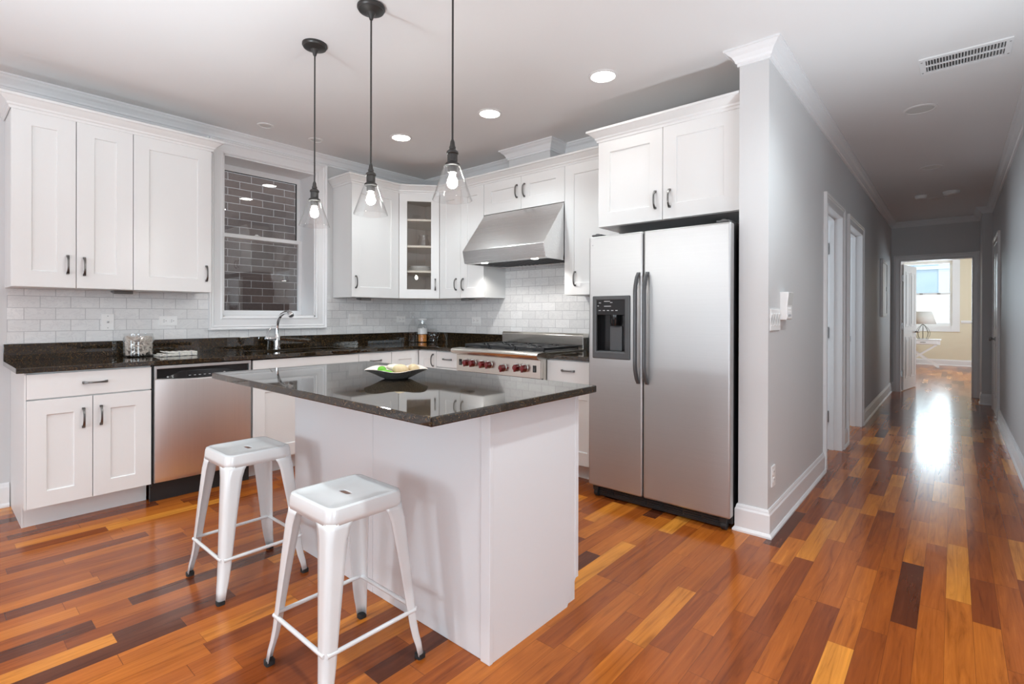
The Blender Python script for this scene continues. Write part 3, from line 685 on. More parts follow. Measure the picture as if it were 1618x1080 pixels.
# ------------------------------------------------------------------ dishwasher
dw = thing('dishwasher', 'stainless steel dishwasher with black top controls under the counter', 'dishwasher', (XD, 0.972, 0), RZ_SINK)
w = 0.612
MB().box(0.004, w - 0.004, 0.03, 0.60, 0.10, 0.880).build('body', M_blackm, dw)
b = MB(); rings = []
for k in range(13):
    u = k / 12; x = 0.014 + u * (w - 0.024); bow = -0.018 * math.sin(PI * u) ** 0.6 - 0.006
    ztop = 0.795 - 0.012 * math.sin(PI * u)
    rings.append([(x, 0.03, 0.128), (x, bow * 0.5 + 0.003, 0.128), (x, bow, 0.16), (x, bow, ztop - 0.006), (x, bow + 0.006, ztop), (x, 0.03, ztop)])
b.loft(rings); b.build('door_panel', M_steel_z, dw, smooth=True)
b = MB().grid((0.010, w - 0.006), (0.79, 0.878), [(0.024, w - 0.022, 0.70, 0.858)], -0.006, 0.03, 'xz'); b.build('top_trim', M_steel_x, dw, 0.002)
for x in (0.010, w - 0.012): MB().box(x, x + 0.006, -0.004, 0.03, 0.128, 0.80).build('side_trim', M_steel_x, dw)
MB().box(0.024, w - 0.022, 0.012, 0.03, 0.76, 0.858).build('handle_recess', M_black, dw)
b = MB(); rings = []
for k in range(13):
    u = k / 12; x = 0.03 + u * (w - 0.058); q = math.sin(PI * u) ** 0.5
    rings.append([(x, 0.014, 0.772), (x, -0.012 * q + 0.006, 0.784), (x, -0.008 * q + 0.010, 0.784 + 0.050 * min(1, 4 * u, 4 * (1 - u))), (x, 0.014, 0.784 + 0.052 * min(1, 4 * u, 4 * (1 - u)))])
cp = b.loft(rings).build('control_panel', M_black, dw, smooth=True)
for k in range(7): MB().box(0.205 + 0.03 * k, 0.217 + 0.03 * k, -0.0085, -0.004, 0.802, 0.806).build('button_mark', M_marks, cp)
bt = MB().lathe([(0, 0.0), (0.008, 0.0), (0.008, 0.004), (0, 0.004)], 14).build('button', M_marks, cp)
bt.location = (0.425, -0.0045, 0.806); bt.rotation_euler = (PI / 2, 0, 0)
bt = MB().lathe([(0, 0.0), (0.0055, 0.0), (0.0055, 0.003), (0, 0.003)], 14).build('emblem', M_marks, cp)
bt.location = (0.085, -0.001, 0.803); bt.rotation_euler = (PI / 2, 0, 0)
MB().box(0.001, w - 0.002, 0.045, 0.075, 0.0, 0.12).build('toe_kick', M_blackm, dw)

# ------------------------------------------------------------------ range hood
hd = thing('range_hood', 'large slanted stainless steel range hood under the short cabinets', 'range hood', (0, 0, 0))
hx0, hx1 = XHD0 + 0.004, XHD1 - 0.002
yf, zt = YU + 0.0, 2.128
out = [(YW - 0.011, zt), (yf, zt), (3.142, 1.772), (3.166, 1.664), (3.20, 1.664), (3.20, 1.69), (YW - 0.05, 1.69), (YW - 0.05, 1.664), (YW - 0.011, 1.664)]
MB().prism(out, 'x', hx0, hx1).build('shell', M_steel_hood, hd, 0.003)
for x in (hx0 + 0.002, hx1 - 0.020): MB().box(x, x + 0.018, 3.19, YW - 0.012, 1.660, 1.70).build('side_rail', M_steel_hood, hd)
b = MB().box(hx0 + 0.02, hx1 - 0.02, 3.20, 3.30, 1.670, 1.690); b.build('lamp_strip', M_steel_hood, hd)
b = MB()
for k in range(18):
    x = hx0 + 0.03 + k * (hx1 - hx0 - 0.06) / 18
    b.prism([(x, 1.690), (x + 0.022, 1.668), (x + 0.034, 1.668), (x + 0.046, 1.690)], 'y', 3.305, YW - 0.055)
b.build('baffle_filter', M_iron, hd)
for x in (hx0 + 0.17, hx1 - 0.17): MB().lathe([(0.0, 0), (0.026, 0), (0.03, 0.004), (0.03, 0.012)], 20, (x, 3.25, 1.663)).build('hood_lamp', M_hoodlamp, hd); hl = bpy.data.lights.new('hood_spot', 'SPOT'); hl.energy = 6.5; hl.spot_size = math.radians(150); hl.spot_blend = 0.4; hl.shadow_soft_size = 0.02; hl.color = (1.0, 0.97, 0.93); ho = bpy.data.objects.new('hood_spot', hl); ho.location = (x, 3.25, 1.655); ho.parent = hd; COL.objects.link(ho)

# ------------------------------------------------------------------ range
rx0, rx1 = -3.264, -2.342
rg = thing('range', 'wide stainless steel gas range with seven red knobs and black grates', 'range', (0, 0, 0))
RYF = 3.045
MB().box(rx0, rx1, RYF + 0.03, YW - 0.02, 0.12, 0.900).build('body', M_steel_r, rg, 0.002)
cpn = MB().box(rx0 + 0.002, rx1 - 0.002, RYF, RYF + 0.03, 0.730, 0.872).build('control_panel', M_steel_r, rg, 0.003)
# rolled front edge
prof = [(RYF + 0.05, 0.872), (RYF - 0.005, 0.872), (RYF - 0.035, 0.878), (RYF - 0.056, 0.892), (RYF - 0.062, 0.907), (RYF - 0.055, 0.920), (RYF - 0.040, 0.927), (RYF + 0.05, 0.930)]
MB().prism(prof, 'x', rx0 - 0.008, rx1 + 0.008).build('bullnose', M_steel_r, rg, smooth=True)
MB().box(rx0, rx1, RYF + 0.045, YW - 0.10, 0.895, 0.926).build('side_rim', M_steel_r, rg, 0.002)
MB().box(rx0 + 0.02, rx1 - 0.02, RYF + 0.06, YW - 0.12, 0.9255, 0.929).build('burner_pan', M_blackm, rg)
# backguard
MB().prism([(YW - 0.095, 0.90), (YW - 0.100, 1.038), (YW - 0.085, 1.056), (YW - 0.012, 1.056), (YW - 0.012, 0.90)], 'x', rx0 + 0.006, rx1 - 0.006).build('backguard', M_steel_r, rg, 0.003)
# oven door
od = MB().box(rx0 + 0.004, rx1 - 0.004, RYF + 0.002, RYF + 0.032, 0.17, 0.714).build('oven_door', M_steel_r, rg, 0.004)
MB().tube([(rx0 + 0.06, RYF - 0.045, 0.655), (rx1 - 0.06, RYF - 0.045, 0.655)], 0.014, 16).box(rx0 + 0.08, rx0 + 0.10, RYF - 0.045, RYF + 0.004, 0.645, 0.665).box(rx1 - 0.10, rx1 - 0.08, RYF - 0.045, RYF + 0.004, 0.645, 0.665).build('door_handle', M_steel_r, od, smooth=True)
MB().box(rx0 + 0.004, rx1 - 0.004, RYF + 0.012, RYF + 0.03, 0.714, 0.730).build('shadow_gap', M_gap, rg)
MB().box(rx0 + 0.01, rx1 - 0.01, RYF + 0.05, RYF + 0.07, 0.0, 0.12).box(rx0 + 0.02, rx0 + 0.07, RYF + 0.07, YW - 0.1, 0, 0.121).box(rx1 - 0.07, rx1 - 0.02, RYF + 0.07, YW - 0.1, 0, 0.121).build('kick_plate', M_steel_r, rg)
for x, z in ((-3.131, 0.808), (-3.058, 0.808), (-2.945, 0.807), (-2.872, 0.807), (-2.719, 0.792), (-2.572, 0.804), (-2.499, 0.804)):
    kb = MB().lathe([(0.0, 0.050), (0.016, 0.049), (0.0205, 0.044), (0.0225, 0.026), (0.026, 0.014), (0.026, 0.010)], 24).prism([(-0.006, -0.031), (0.006, -0.031), (0.006, 0.024), (-0.006, 0.024)], 'z', 0.012, 0.050).build('knob', M_red, rg, 0.0015, smooth=True)
    kb.location = (x, RYF - 0.001, z); kb.rotation_euler = (PI / 2, 0, 0.15)
    MB().lathe([(0.026, 0.008), (0.031, 0.008), (0.033, 0.004), (0.033, 0.0), (0, 0)], 24).build('bezel', M_chrome, kb, smooth=True)
for x, z in ((-3.214, 0.806), (-2.402, 0.803)):
    MB().box(x - 0.016, x + 0.016, RYF - 0.004, RYF + 0.002, z - 0.026, z + 0.026).build('switch_panel', M_black, cpn, 0.002)
    MB().box(x - 0.009, x + 0.009, RYF - 0.007, RYF - 0.003, z - 0.018, z + 0.004).build('rocker_switch', M_charcoal, cpn, 0.001)
pl = MB().lathe([(0, 0.006), (0.005, 0.005), (0.006, 0)], 12).build('pilot_light', M_red, cpn); pl.location = (-2.668, RYF, 0.794); pl.rotation_euler = (PI / 2, 0, 0)
# grates: three, each over two burners
gy0, gy1 = RYF + 0.075, YW - 0.13
gw = (rx1 - rx0 - 0.05) / 3
for k in range(3):
    a = rx0 + 0.025 + k * gw + 0.004; c = a + gw - 0.008; z0, z1 = 0.946, 0.960
    b = MB()
    b.box(a, a + 0.012, gy0, gy1, z0 - 0.006, z1).box(c - 0.012, c, gy0, gy1, z0 - 0.006, z1)
    ym = (gy0 + gy1) / 2
    for y in (gy0, ym - 0.006, gy1 - 0.012): b.box(a, c, y, y + 0.012, z0 - 0.006, z1)
    for (p, q) in ((gy0, ym), (ym, gy1)):
        cx, cy = (a + c) / 2, (p + q) / 2
        for t_ in range(8):
            an = t_ * PI / 4; dx, dy = math.cos(an), math.sin(an)
            r1 = min((c - a) / 2 / max(abs(dx), 1e-3), (q - p) / 2 / max(abs(dy), 1e-3)) - 0.004
            b.tube([(cx + dx * 0.03, cy + dy * 0.03, z1 - 0.007), (cx + dx * r1, cy + dy * r1, z1 - 0.007)], 0.006, 6)
    for x in (a, c - 0.012):
        for y in (gy0, gy1 - 0.012): b.box(x, x + 0.012, y, y + 0.012, 0.9285, z0)
    b.build('grate', M_iron, rg, 0.002)
    for (p, q) in ((gy0, ym), (ym, gy1)):
        MB().lathe([(0.055, 0.0), (0.055, 0.006), (0.045, 0.008), (0.045, 0.014), (0.036, 0.018), (0.0, 0.019)], 24, ((a + c) / 2, (p + q) / 2, 0.9288)).build('burner', M_blackm, rg, smooth=True)

# ------------------------------------------------------------------ refrigerator
fr = thing('refrigerator', 'stainless steel side by side refrigerator with water dispenser and dark handles', 'refrigerator', (0, 0, 0))
FX0, FX1, FYF = -1.856, -0.936, 2.938
FZ0, FZ1, FSP = 0.078, 1.735, -1.462
MB().box(FX0 + 0.008, FX1 - 0.008, FYF + 0.068, YW - 0.06, 0.03, 1.745).build('body', M_blackm, fr, 0.004)
def fdoor(x0, x1, holes):
    o = MB().grid((x0, x1), (FZ0, FZ1), holes, FYF, FYF + 0.062, 'xz').build('door', M_steel_x, fr, 0.014, True, 4); return o
DX0, DX1, DZ0, DZ1 = -1.822, -1.548, 0.928, 1.338
ld = fdoor(FX0, FSP - 0.003, [(DX0 + 0.02, DX1 - 0.02, DZ0 + 0.03, DZ1 - 0.02)])
rd = fdoor(FSP + 0.003, FX1, [])
lab(ld, 'narrow steel freezer door with the dispenser'); lab(rd, 'wide steel refrigerator door')
for o in (ld, rd): o.modifiers[0].width = 0.012
fm = MB().grid((DX0, DX1), (DZ0, DZ1), [(DX0 + 0.030, DX1 - 0.036, DZ0 + 0.046, DZ1 - 0.028)], FYF - 0.010, FYF + 0.010, 'xz').build('dispenser_frame', M_charcoal, ld, 0.006)
b = MB(); ix0, ix1, iz0, iz1 = DX0 + 0.022, DX1 - 0.026, DZ0 + 0.036, 1.218
b.box(ix0, ix1, FYF + 0.054, FYF + 0.060, iz0, DZ1 - 0.022).box(ix0, ix0 + 0.004, FYF, FYF + 0.056, iz0, iz1).box(ix1 - 0.004, ix1, FYF, FYF + 0.056, iz0, iz1).box(ix0, ix1, FYF, FYF + 0.056, iz0, iz0 + 0.004)
b.build('dispenser_well', M_black, ld)
dc = MB().box(ix0 + 0.004, ix1 - 0.004, FYF - 0.004, FYF + 0.05, iz1 - 0.005, DZ1 - 0.026).build('dispenser_controls', M_black, ld, 0.003)
for (x, z, ww) in ((-1.735, 1.300, 0.044), (-1.735, 1.268, 0.050), (-1.776, 1.240, 0.016), (-1.745, 1.240, 0.016), (-1.714, 1.240, 0.016), (-1.683, 1.240, 0.016), (-1.652, 1.240, 0.016), (-1.785, 1.270, 0.010), (-1.775, 1.290, 0.016), (-1.69, 1.292, 0.016)):
    MB().box(x, x + ww, FYF - 0.0055, FYF - 0.0035, z, z + 0.005).build('button_mark', M_marks, dc)
MB().lathe([(0.03, 0), (0.03, -0.05), (0.022, -0.07), (0, -0.07)], 20, ((DX0 + DX1) / 2 + 0.01, FYF + 0.03, iz1 - 0.004)).build('nozzle', M_black, ld, smooth=True)
MB().box((DX0 + DX1) / 2 - 0.035, (DX0 + DX1) / 2 + 0.055, FYF + 0.042, FYF + 0.056, DZ0 + 0.05, 1.14).build('paddle', M_charcoal, ld, 0.006)
MB().box(ix0 + 0.004, ix1 - 0.004, FYF - 0.002, FYF + 0.05, DZ0 + 0.040, DZ0 + 0.050).build('drip_tray', M_charcoal, ld, 0.003)
for nm, x, par in (('handle', FSP - 0.030, ld), ('handle', FSP + 0.030, rd)):
    rings = []
    for k in range(25):
        t_ = k / 24; z = 0.785 + t_ * 0.695; e = min(t_, 1 - t_) * 2
        o_ = 0.048 * min(1, (e / 0.30)) ** 0.55
        ww, th = 0.0115, 0.012
        y = FYF - o_
        rings.append([(x + ww * cx, y + th * cy, z) for cx, cy in ((-1, 0.6), (-0.75, -0.7), (0, -1), (0.75, -0.7), (1, 0.6), (0, 0.9))])
    MB().loft(rings).build(nm, M_charcoal, par, smooth=True)
b = MB().box(FX0 + 0.03, FX1 - 0.03, FYF + 0.042, FYF + 0.066, 0.012, FZ0 - 0.006)
for k in range(7):
    x = FX0 + 0.07 + k * 0.115
    for z in (0.026, 0.040, 0.054): b.box(x, x + 0.10, FYF + 0.036, FYF + 0.044, z, z + 0.006)
b.build('kick_grille', M_blackm, fr)
for x in (FX0 + 0.045, FX1 - 0.045):
    MB().tube([(x - 0.014, FYF + 0.05, 0.028), (x + 0.014, FYF + 0.05, 0.028)], 0.028, 16).box(x - 0.018, x + 0.018, FYF + 0.02, FYF + 0.06, 0.045, FZ0 - 0.004).build('roller_foot', M_blackm, fr)
for x in (FX0 + 0.05, FX1 - 0.05):
    MB().box(x - 0.035, x + 0.035, FYF + 0.012, FYF + 0.12, FZ1 + 0.002, FZ1 + 0.014).lathe([(0.018, 0), (0.018, 0.012), (0.013, 0.018), (0, 0.019)], 16, (x, FYF + 0.032, FZ1 + 0.002)).build('hinge_cover', M_charcoal, fr, 0.003)
MB().box(-1.83, -1.822, FYF - 0.0015, FYF + 0.001, 1.672, 1.680).build('emblem', M_hinge, ld)

# ------------------------------------------------------------------ island
isl = thing('kitchen_island', 'white panelled kitchen island base under a dark granite top', 'island', (0, 0, 0))
IX0, IX1, IY0, IY1 = -2.62, -1.212, 1.292, 1.836
MB().box(IX0, IX1 - 0.012, IY0 + 0.012, IY1 - 0.004, 0.0, ZS0).build('body', M_isl, isl)
SPL = -1.915
MB().box(IX0 - 0.002, SPL - 0.001, IY0, IY0 + 0.012, 0.001, ZS0).build('front_panel', M_isl, isl, 0.0012)
MB().box(SPL + 0.001, IX1 - 0.040, IY0, IY0 + 0.012, 0.001, ZS0).build('front_panel', M_isl, isl, 0.0012)
MB().box(IX1 - 0.041, IX1 + 0.003, IY0 - 0.006, IY0 + 0.012, 0.0, ZS0).build('corner_post', M_isl, isl, 0.002)
MB().prism([(IY0 + 0.010, 0), (IY1 - 0.075, 0), (IY1 - 0.075, 0.002), (IY1 - 0.012, 0.10), (IY1, 0.10), (IY1, ZS0), (IY0 + 0.010, ZS0)], 'x', IX1 - 0.012, IX1).build('end_panel', M_isl, isl, 0.001)
MB().box(IX1 - 0.002, IX1 + 0.002, IY1 - 0.02, IY1 + 0.002, 0.10, ZS0).build('edge_strip', M_isl, isl)
ti = tag(MB().box(-2.862, -1.150, 0.974, 1.886, ZS0, ZS1).build('island_worktop', M_granite, None, 0.004), 'polished dark granite slab overhanging the white island', 'worktop', 'granite worktops')

# ------------------------------------------------------------------ stools
def rrect(hx, hy, r, n=6):
    pts = []
    for cx, cy, a0_ in ((hx - r, hy - r, 0), (-hx + r, hy - r, PI / 2), (-hx + r, -hy + r, PI), (hx - r, -hy + r, 1.5 * PI)):
        for k in range(n + 1):
            a = a0_ + k / n * PI / 2; pts.append((cx + r * math.cos(a), cy + r * math.sin(a)))
    return pts
def make_stool(label, loc, rz):
    s = thing('bar_stool', label, 'stool', loc, rz, 'metal bar stools at the island')
    ZT = 0.598
    rings = []
    for h, r, z in ((0.1452, 0.034, ZT - 0.054), (0.1445, 0.034, ZT - 0.036), (0.1430, 0.034, ZT - 0.016), (0.1400, 0.034, ZT - 0.004), (0.1330, 0.032, ZT), (0.1260, 0.030, ZT - 0.0015), (0.1200, 0.028, ZT - 0.006), (0.060, 0.020, ZT - 0.007)):
        rings.append([(x, y, z) for x, y in rrect(h, h, r)])
    rings.append([(x, y, ZT - 0.0075) for x, y in rrect(0.030, 0.0125, 0.010)])
    rings.append([(x, y, ZT - 0.0105) for x, y in rrect(0.028, 0.0105, 0.009)])
    MB().loft(rings, True, False).build('seat', M_steelwhite, s, smooth=True, solid=0.002)
    for i, (sx, sy) in enumerate(((-1, -1), (1, -1), (1, 1), (-1, 1))):
        rings = []
        for z, cr, fl in ((ZT - 0.046, 0.1440, 0.084), (ZT - 0.066, 0.1462, 0.074), (0.50, 0.149, 0.066), (0.36, 0.161, 0.054), (0.22, 0.172, 0.044), (0.13, 0.179, 0.038), (0.085, 0.184, 0.034), (0.05, 0.190, 0.030), (0.012, 0.194, 0.026)):
            r = min(0.030 if z > 0.53 else 0.020, fl * 0.5); P = []
            for t_ in (1.0, 0.66, 0.33): P.append((cr - r - (fl - r) * t_, cr))
            for a in range(5):
                an = PI / 2 - a * PI / 8; P.append((cr - r + r * math.cos(an), cr - r + r * math.sin(an)))
            for t_ in (0.33, 0.66, 1.0): P.append((cr, cr - r - (fl - r) * t_))
            rings.append([(sx * x, sy * y, z) for x, y in P])
        lg = MB().loft(rings, False, False).build('leg', M_steelwhite, s, smooth=True, solid=0.003)
        ft = MB().loft([[(sx * (0.183 + x), sy * (0.183 + y), z) for x, y in rrect(0.0155, 0.0155, 0.008, 3)] for z in (0.0, 0.016)]).build('rubber_foot', M_rubber, lg, smooth=True)
    q = 0.1735
    for (p0, p1, z) in (((-1, -1), (1, -1), 0.172), ((-1, 1), (1, 1), 0.172), ((-1, -1), (-1, 1), 0.172), ((1, -1), (1, 1), 0.172)):
        A = Vector((p0[0] * q, p0[1] * q, z)); B = Vector((p1[0] * q, p1[1] * q, z)); d = (B - A).normalized() * 0.006
        MB().tube([A + d, B - d], 0.0075, 10).build('stretcher', M_steelwhite, s, smooth=True)
    b = MB().box(-0.13, 0.13, -0.008, 0.008, ZT - 0.040, ZT - 0.036).box(-0.008, 0.008, -0.13, 0.13, ZT - 0.036, ZT - 0.032); b.build('cross_brace', M_blackm, s)
    return s
st = make_stool('white metal stool nearest the camera, at the corner end of the island', (-1.612, 0.978, 0), 0.0)
dup(st, (-2.500, 1.006, 0), 'white metal stool standing closer to the dishwasher', 0.0)

# ------------------------------------------------------------------ pendants
def make_pendant(label, loc):
    p = thing('pendant_lamp', label, 'pendant lamp', loc, 0, 'clear glass pendants over the island')
    H = ZC - loc[2]          # from shade rim up to the ceiling; origin at the rim
    MB().lathe([(0.066, H), (0.066, H - 0.010), (0.060, H - 0.016), (0.060, H - 0.020), (0.052, H - 0.024), (0.022, H - 0.030), (0.014, H - 0.042), (0.008, H - 0.062), (0.0, H - 0.063)], 36).build('canopy', M_bronze, p, smooth=True)
    MB().tube([(0, 0, 0.240), (0, 0, H - 0.05)], 0.0042, 10).build('rod', M_bronze, p)
    so = MB().lathe([(0.004, 0.250), (0.009, 0.238), (0.011, 0.222), (0.014, 0.216), (0.013, 0.208), (0.024, 0.198), (0.025, 0.190), (0.021, 0.186), (0.021, 0.156), (0.026, 0.152), (0.031, 0.147), (0.031, 0.140), (0.026, 0.138), (0.0, 0.138)], 32).build('socket', M_bronze, p, smooth=True)
    MB().lathe([(0.020, 0.138), (0.020, 0.112), (0.014, 0.108), (0, 0.108)], 24).build('lamp_holder', M_bronze, so, smooth=True)
    MB().lathe([(0.030, 0.143), (0.034, 0.138), (0.040, 0.122), (0.080, 0.006), (0.0815, 0.0), (0.0795, 0.0), (0.0775, 0.007), (0.038, 0.121), (0.032, 0.135)], 48).build('glass_shade', M_glass, p, smooth=True)
    MB().lathe([(0.010, 0.112), (0.0115, 0.106), (0.0125, 0.096), (0.019, 0.082), (0.0215, 0.070), (0.019, 0.058), (0.010, 0.050), (0.0, 0.048)], 24).build('bulb', M_bulb, p, smooth=True)
    return p
pn = make_pendant('clear glass cone pendant lamp hanging in front of the kitchen window', (-2.682, 1.43, 1.700))
dup(pn, (-2.141, 1.43, 1.696), 'clear glass cone pendant lamp in the middle of the three')
dup(pn, (-1.560, 1.43, 1.683), 'clear glass cone pendant lamp hanging nearest the corner of the island facing the hall')

# ------------------------------------------------------------------ recessed lights
def can(label, x, y, lit=True, r=0.075, power=34, name='recessed_light', cone=128):
    c = thing(name, label, 'ceiling light', (x, y, ZC), 0, 'recessed ceiling lights')
    MB().lathe([(r + 0.016, 0.0), (r + 0.016, -0.004), (r, -0.007), (r - 0.004, -0.002), (r - 0.004, 0.0)], 40).build('trim_ring', M_ceil, c, smooth=True)
    b = MB(); b.disc(r - 0.003, -0.0035, 40); b.build('lens', M_lens if lit else M_unlit, c)
    if lit:
        d = bpy.data.lights.new('can_spot', 'SPOT'); d.energy = power; d.spot_size = math.radians(cone); d.spot_blend = 0.55; d.shadow_soft_size = 0.05; d.color = (0.84, 0.94, 0.98)
        o = bpy.data.objects.new('can_spot', d); o.location = (0, 0, -0.012); o.parent = c; COL.objects.link(o)
    return c
PW = 11
can('lit round ceiling light closest to the refrigerator cabinet', -1.663, 2.79, power=7, cone=84)
can('lit round ceiling light second from the refrigerator, before the hood chase', -2.609, 2.764, power=27)
can('lit round ceiling light nearest the sink corner of the kitchen', -3.532, 2.655, power=27)
can('lit round ceiling light in the hall mouth before the air vent', 0.12, 2.70, power=52, cone=150)
can('unseen round ceiling light added to brighten the two stools', -1.75, 0.25, power=80, cone=96)  # out-of-frame fill can, added to lift the stool seats
can('unseen round ceiling light added to brighten the floor before the base cabinets', -3.0, -0.25, power=42, cone=84)  # added out of view as extra downlight on the left floor
can('unseen round ceiling light added to brighten the floor beside the hall mouth', -0.35, 1.05, power=92, cone=100)  # extra can outside the view, added because this floor rendered too dark
can('unlit round ceiling light in the hall just past the air vent', -0.19, 4.72, False, 0.085)
can('unlit round ceiling light midway down the dark hall', -0.175, 6.63, False, 0.08)
can('unlit round ceiling light deep in the hall between two smoke detectors', -0.163, 8.44, False, 0.08)
can('small unlit flush ceiling light over the counter near the cabinets left of the window', -4.13, 1.79, False, 0.045)
can('small unlit flush ceiling light over the sink near the window top corner', -4.14, 2.22, False, 0.045)
for lbl, x, y, r in (('small round smoke detector on the left of the far hall ceiling', -0.315, 8.13, 0.06), ('large round smoke detector on the right of the far hall ceiling', -0.028, 8.07, 0.08)):
    d = thing('smoke_detector', lbl, 'smoke detector', (x, y, ZC), 0, 'smoke detectors')
    MB().lathe([(r, 0), (r, -0.012), (r * 0.92, -0.032), (r * 0.8, -0.040), (0, -0.040)], 32).build('housing', M_plate, d, smooth=True)
    MB().lathe([(r * 0.3, -0.0395), (r * 0.3, -0.043), (0, -0.043)], 20).build('test_button', M_unlit, d)
# air vent
av = thing('air_vent', 'white rectangular air vent with vertical slats in the hall ceiling', 'air vent', (0, 0, 0))
vx0, vx1, vy0, vy1 = -0.160, 0.240, 3.800, 4.052
MB().grid((vx0, vx1), (vy0, vy1), [(vx0 + 0.03, vx1 - 0.03, vy0 + 0.035, (vy0 + vy1) / 2 - 0.006), (vx0 + 0.03, vx1 - 0.03, (vy0 + vy1) / 2 + 0.006, vy1 - 0.035)], ZC - 0.010, ZC - 0.0005, 'xy').build('frame', M_trim, av, 0.003)
MB().box(vx0 + 0.02, vx1 - 0.02, vy0 + 0.03, vy1 - 0.03, ZC - 0.0015, ZC - 0.0005).build('duct_opening', M_gap, av)
b = MB()
for k in range(25):
    x = vx0 + 0.038 + k * (vx1 - vx0 - 0.076) / 24
    b.prism([(x - 0.004, ZC - 0.002), (x - 0.0025, ZC - 0.002), (x + 0.0035, ZC - 0.011), (x + 0.002, ZC - 0.011)], 'y', vy0 + 0.034, vy1 - 0.034)
b.build('slats', M_trim, av)
for x in (vx0 + 0.012, vx1 - 0.012):
    for y in (vy0 + 0.04, vy1 - 0.04): MB().lathe([(0.005, 0), (0.004, -0.003), (0, -0.003)], 10, (x, y, ZC - 0.010)).build('screw', M_hinge, av)

# ------------------------------------------------------------------ wall plates
def plate_sink(label, y0, y1, z0, z1, kind, cat, name):
    p = thing(name, label, cat, (XW + 0.0095, (y0 + y1) / 2, (z0 + z1) / 2), RZ_SINK, 'wall plates')
    w, h = (y1 - y0) / 2, (z1 - z0) / 2
    return plate_parts(p, w, h, kind)
def plate_parts(p, w, h, kind):
    MB().box(-w, w, -0.007, 0.0, -h, h).build('cover_plate', M_plate, p, 0.002)
    if kind == 'outlet_h':
        for s in (-1, 1):
            sk_ = MB().loft([[(s * w * 0.42 + x, y_, z) for x, z in rrect(w * 0.27, h * 0.42, 0.010, 4)] for y_ in (-0.005, -0.009)]).build('socket', M_plate, p)
            MB().box(s * w * 0.42 - 0.008, s * w * 0.42 - 0.001, -0.0094, -0.008, 0.005, 0.008).box(s * w * 0.42 - 0.008, s * w * 0.42 - 0.001, -0.0094, -0.008, -0.008, -0.005).box(s * w * 0.42 + 0.006, s * w * 0.42 + 0.011, -0.0094, -0.008, -0.002, 0.002).build('slot', M_gap, sk_)
    elif kind == 'outlet_v':
        for s in (-1, 1):
            sk_ = MB().loft([[(x, y_, s * h * 0.38 + z) for x, z in rrect(w * 0.5, h * 0.26, 0.008, 4)] for y_ in (-0.005, -0.009)]).build('socket', M_plate, p)
            MB().box(-0.007, -0.005, -0.0094, -0.008, s * h * 0.38 - 0.002, s * h * 0.38 + 0.006).box(0.005, 0.007, -0.0094, -0.008, s * h * 0.38 - 0.002, s * h * 0.38 + 0.006).build('slot', M_gap, sk_)
    elif kind == 'jack':
        j = MB().lathe([(0.007, 0), (0.007, 0.006), (0.003, 0.007), (0, 0.007)], 14).build('jack', M_hinge, p); j.location = (0, -0.007, 0); j.rotation_euler = (PI / 2, 0, 0)
        for z in (-h * 0.72, h * 0.72): MB().box(-0.003, 0.003, -0.008, -0.006, z - 0.003, z + 0.003).build('screw', M_hinge, p)
    elif kind.startswith('rocker'):
        n = int(kind[-1]); step = 2 * w / n
        for k_ in range(n):
            x = -w + (k_ + 0.5) * step
            MB().prism([(-0.0065, -h * 0.58), (-0.010, -h * 0.56), (-0.0075, 0), (-0.012, h * 0.56), (-0.0065, h * 0.58)], 'x', x - step * 0.30, x + step * 0.30).build('switch', M_plate, p, 0.001)
    return p
plate_sink('white cable jack wall plate on the marble tile left of the double outlet', 0.829, 0.901, 1.098, 1.212, 'jack', 'wall plate', 'cable_jack_plate')
plate_sink('white horizontal outlet on the marble tile beside the window casing', 1.172, 1.290, 1.124, 1.196, 'outlet_h', 'outlet', 'wall_outlet')
plate_sink('white double rocker switch on the marble tile under the corner cabinets', 2.757, 2.912, 1.107, 1.217, 'rocker2', 'switch', 'wall_switch')
plate_sink('small white outlet on the marble tile just behind the glass bottle', 3.331, 3.440, 1.128, 1.196, 'outlet_h', 'outlet', 'wall_outlet')
p = thing('wall_outlet', 'white horizontal outlet on the marble tile left of the range backguard', 'outlet', (-3.694, YW - 0.0095, 1.153), 0, 'wall plates'); plate_parts(p, 0.059, 0.034, 'outlet_h')
RZ_H = PI / 2
p = thing('wall_switch', 'white four rocker light switch at the hall corner, beside the keypad', 'switch', (XH + 0.0005, 3.160, 1.189), RZ_H, 'wall plates'); plate_parts(p, 0.103, 0.060, 'rocker4')
p = thing('wall_outlet', 'white outlet low on the hall wall above the corner baseboard', 'outlet', (XH + 0.0005, 3.130, 0.315), RZ_H, 'wall plates'); plate_parts(p, 0.036, 0.058, 'outlet_v')
p = thing('wall_outlet', 'white outlet low on the hall wall beyond the second doorway', 'outlet', (XH + 0.0005, 6.93, 0.34), RZ_H, 'wall plates'); plate_parts(p, 0.036, 0.058, 'outlet_v')
p = thing('wall_switch', 'white switch at waist height beyond the second hall doorway', 'switch', (XH + 0.0005, 6.90, 1.16), RZ_H, 'wall plates'); plate_parts(p, 0.038, 0.060, 'rocker1')
kp = thing('alarm_keypad', 'white alarm keypad box with flip cover on the hall corner wall', 'keypad', (XH + 0.0005, 3.330, 1.27), RZ_H)
MB().prism([(0.0, -0.082), (-0.034, -0.082), (-0.040, -0.074), (-0.040, 0.0), (-0.048, 0.080), (0.0, 0.080)], 'x', -0.058, 0.058).build('housing', M_plate, kp, 0.003)
for r_ in range(3):
    for c_ in range(3):
        MB().box(-0.034 + c_ * 0.024, -0.018 + c_ * 0.024, -0.0425, -0.039, -0.062 + r_ * 0.020, -0.050 + r_ * 0.020).build('button', M_marks if r_ == 0 else M_plate, kp, 0.001)
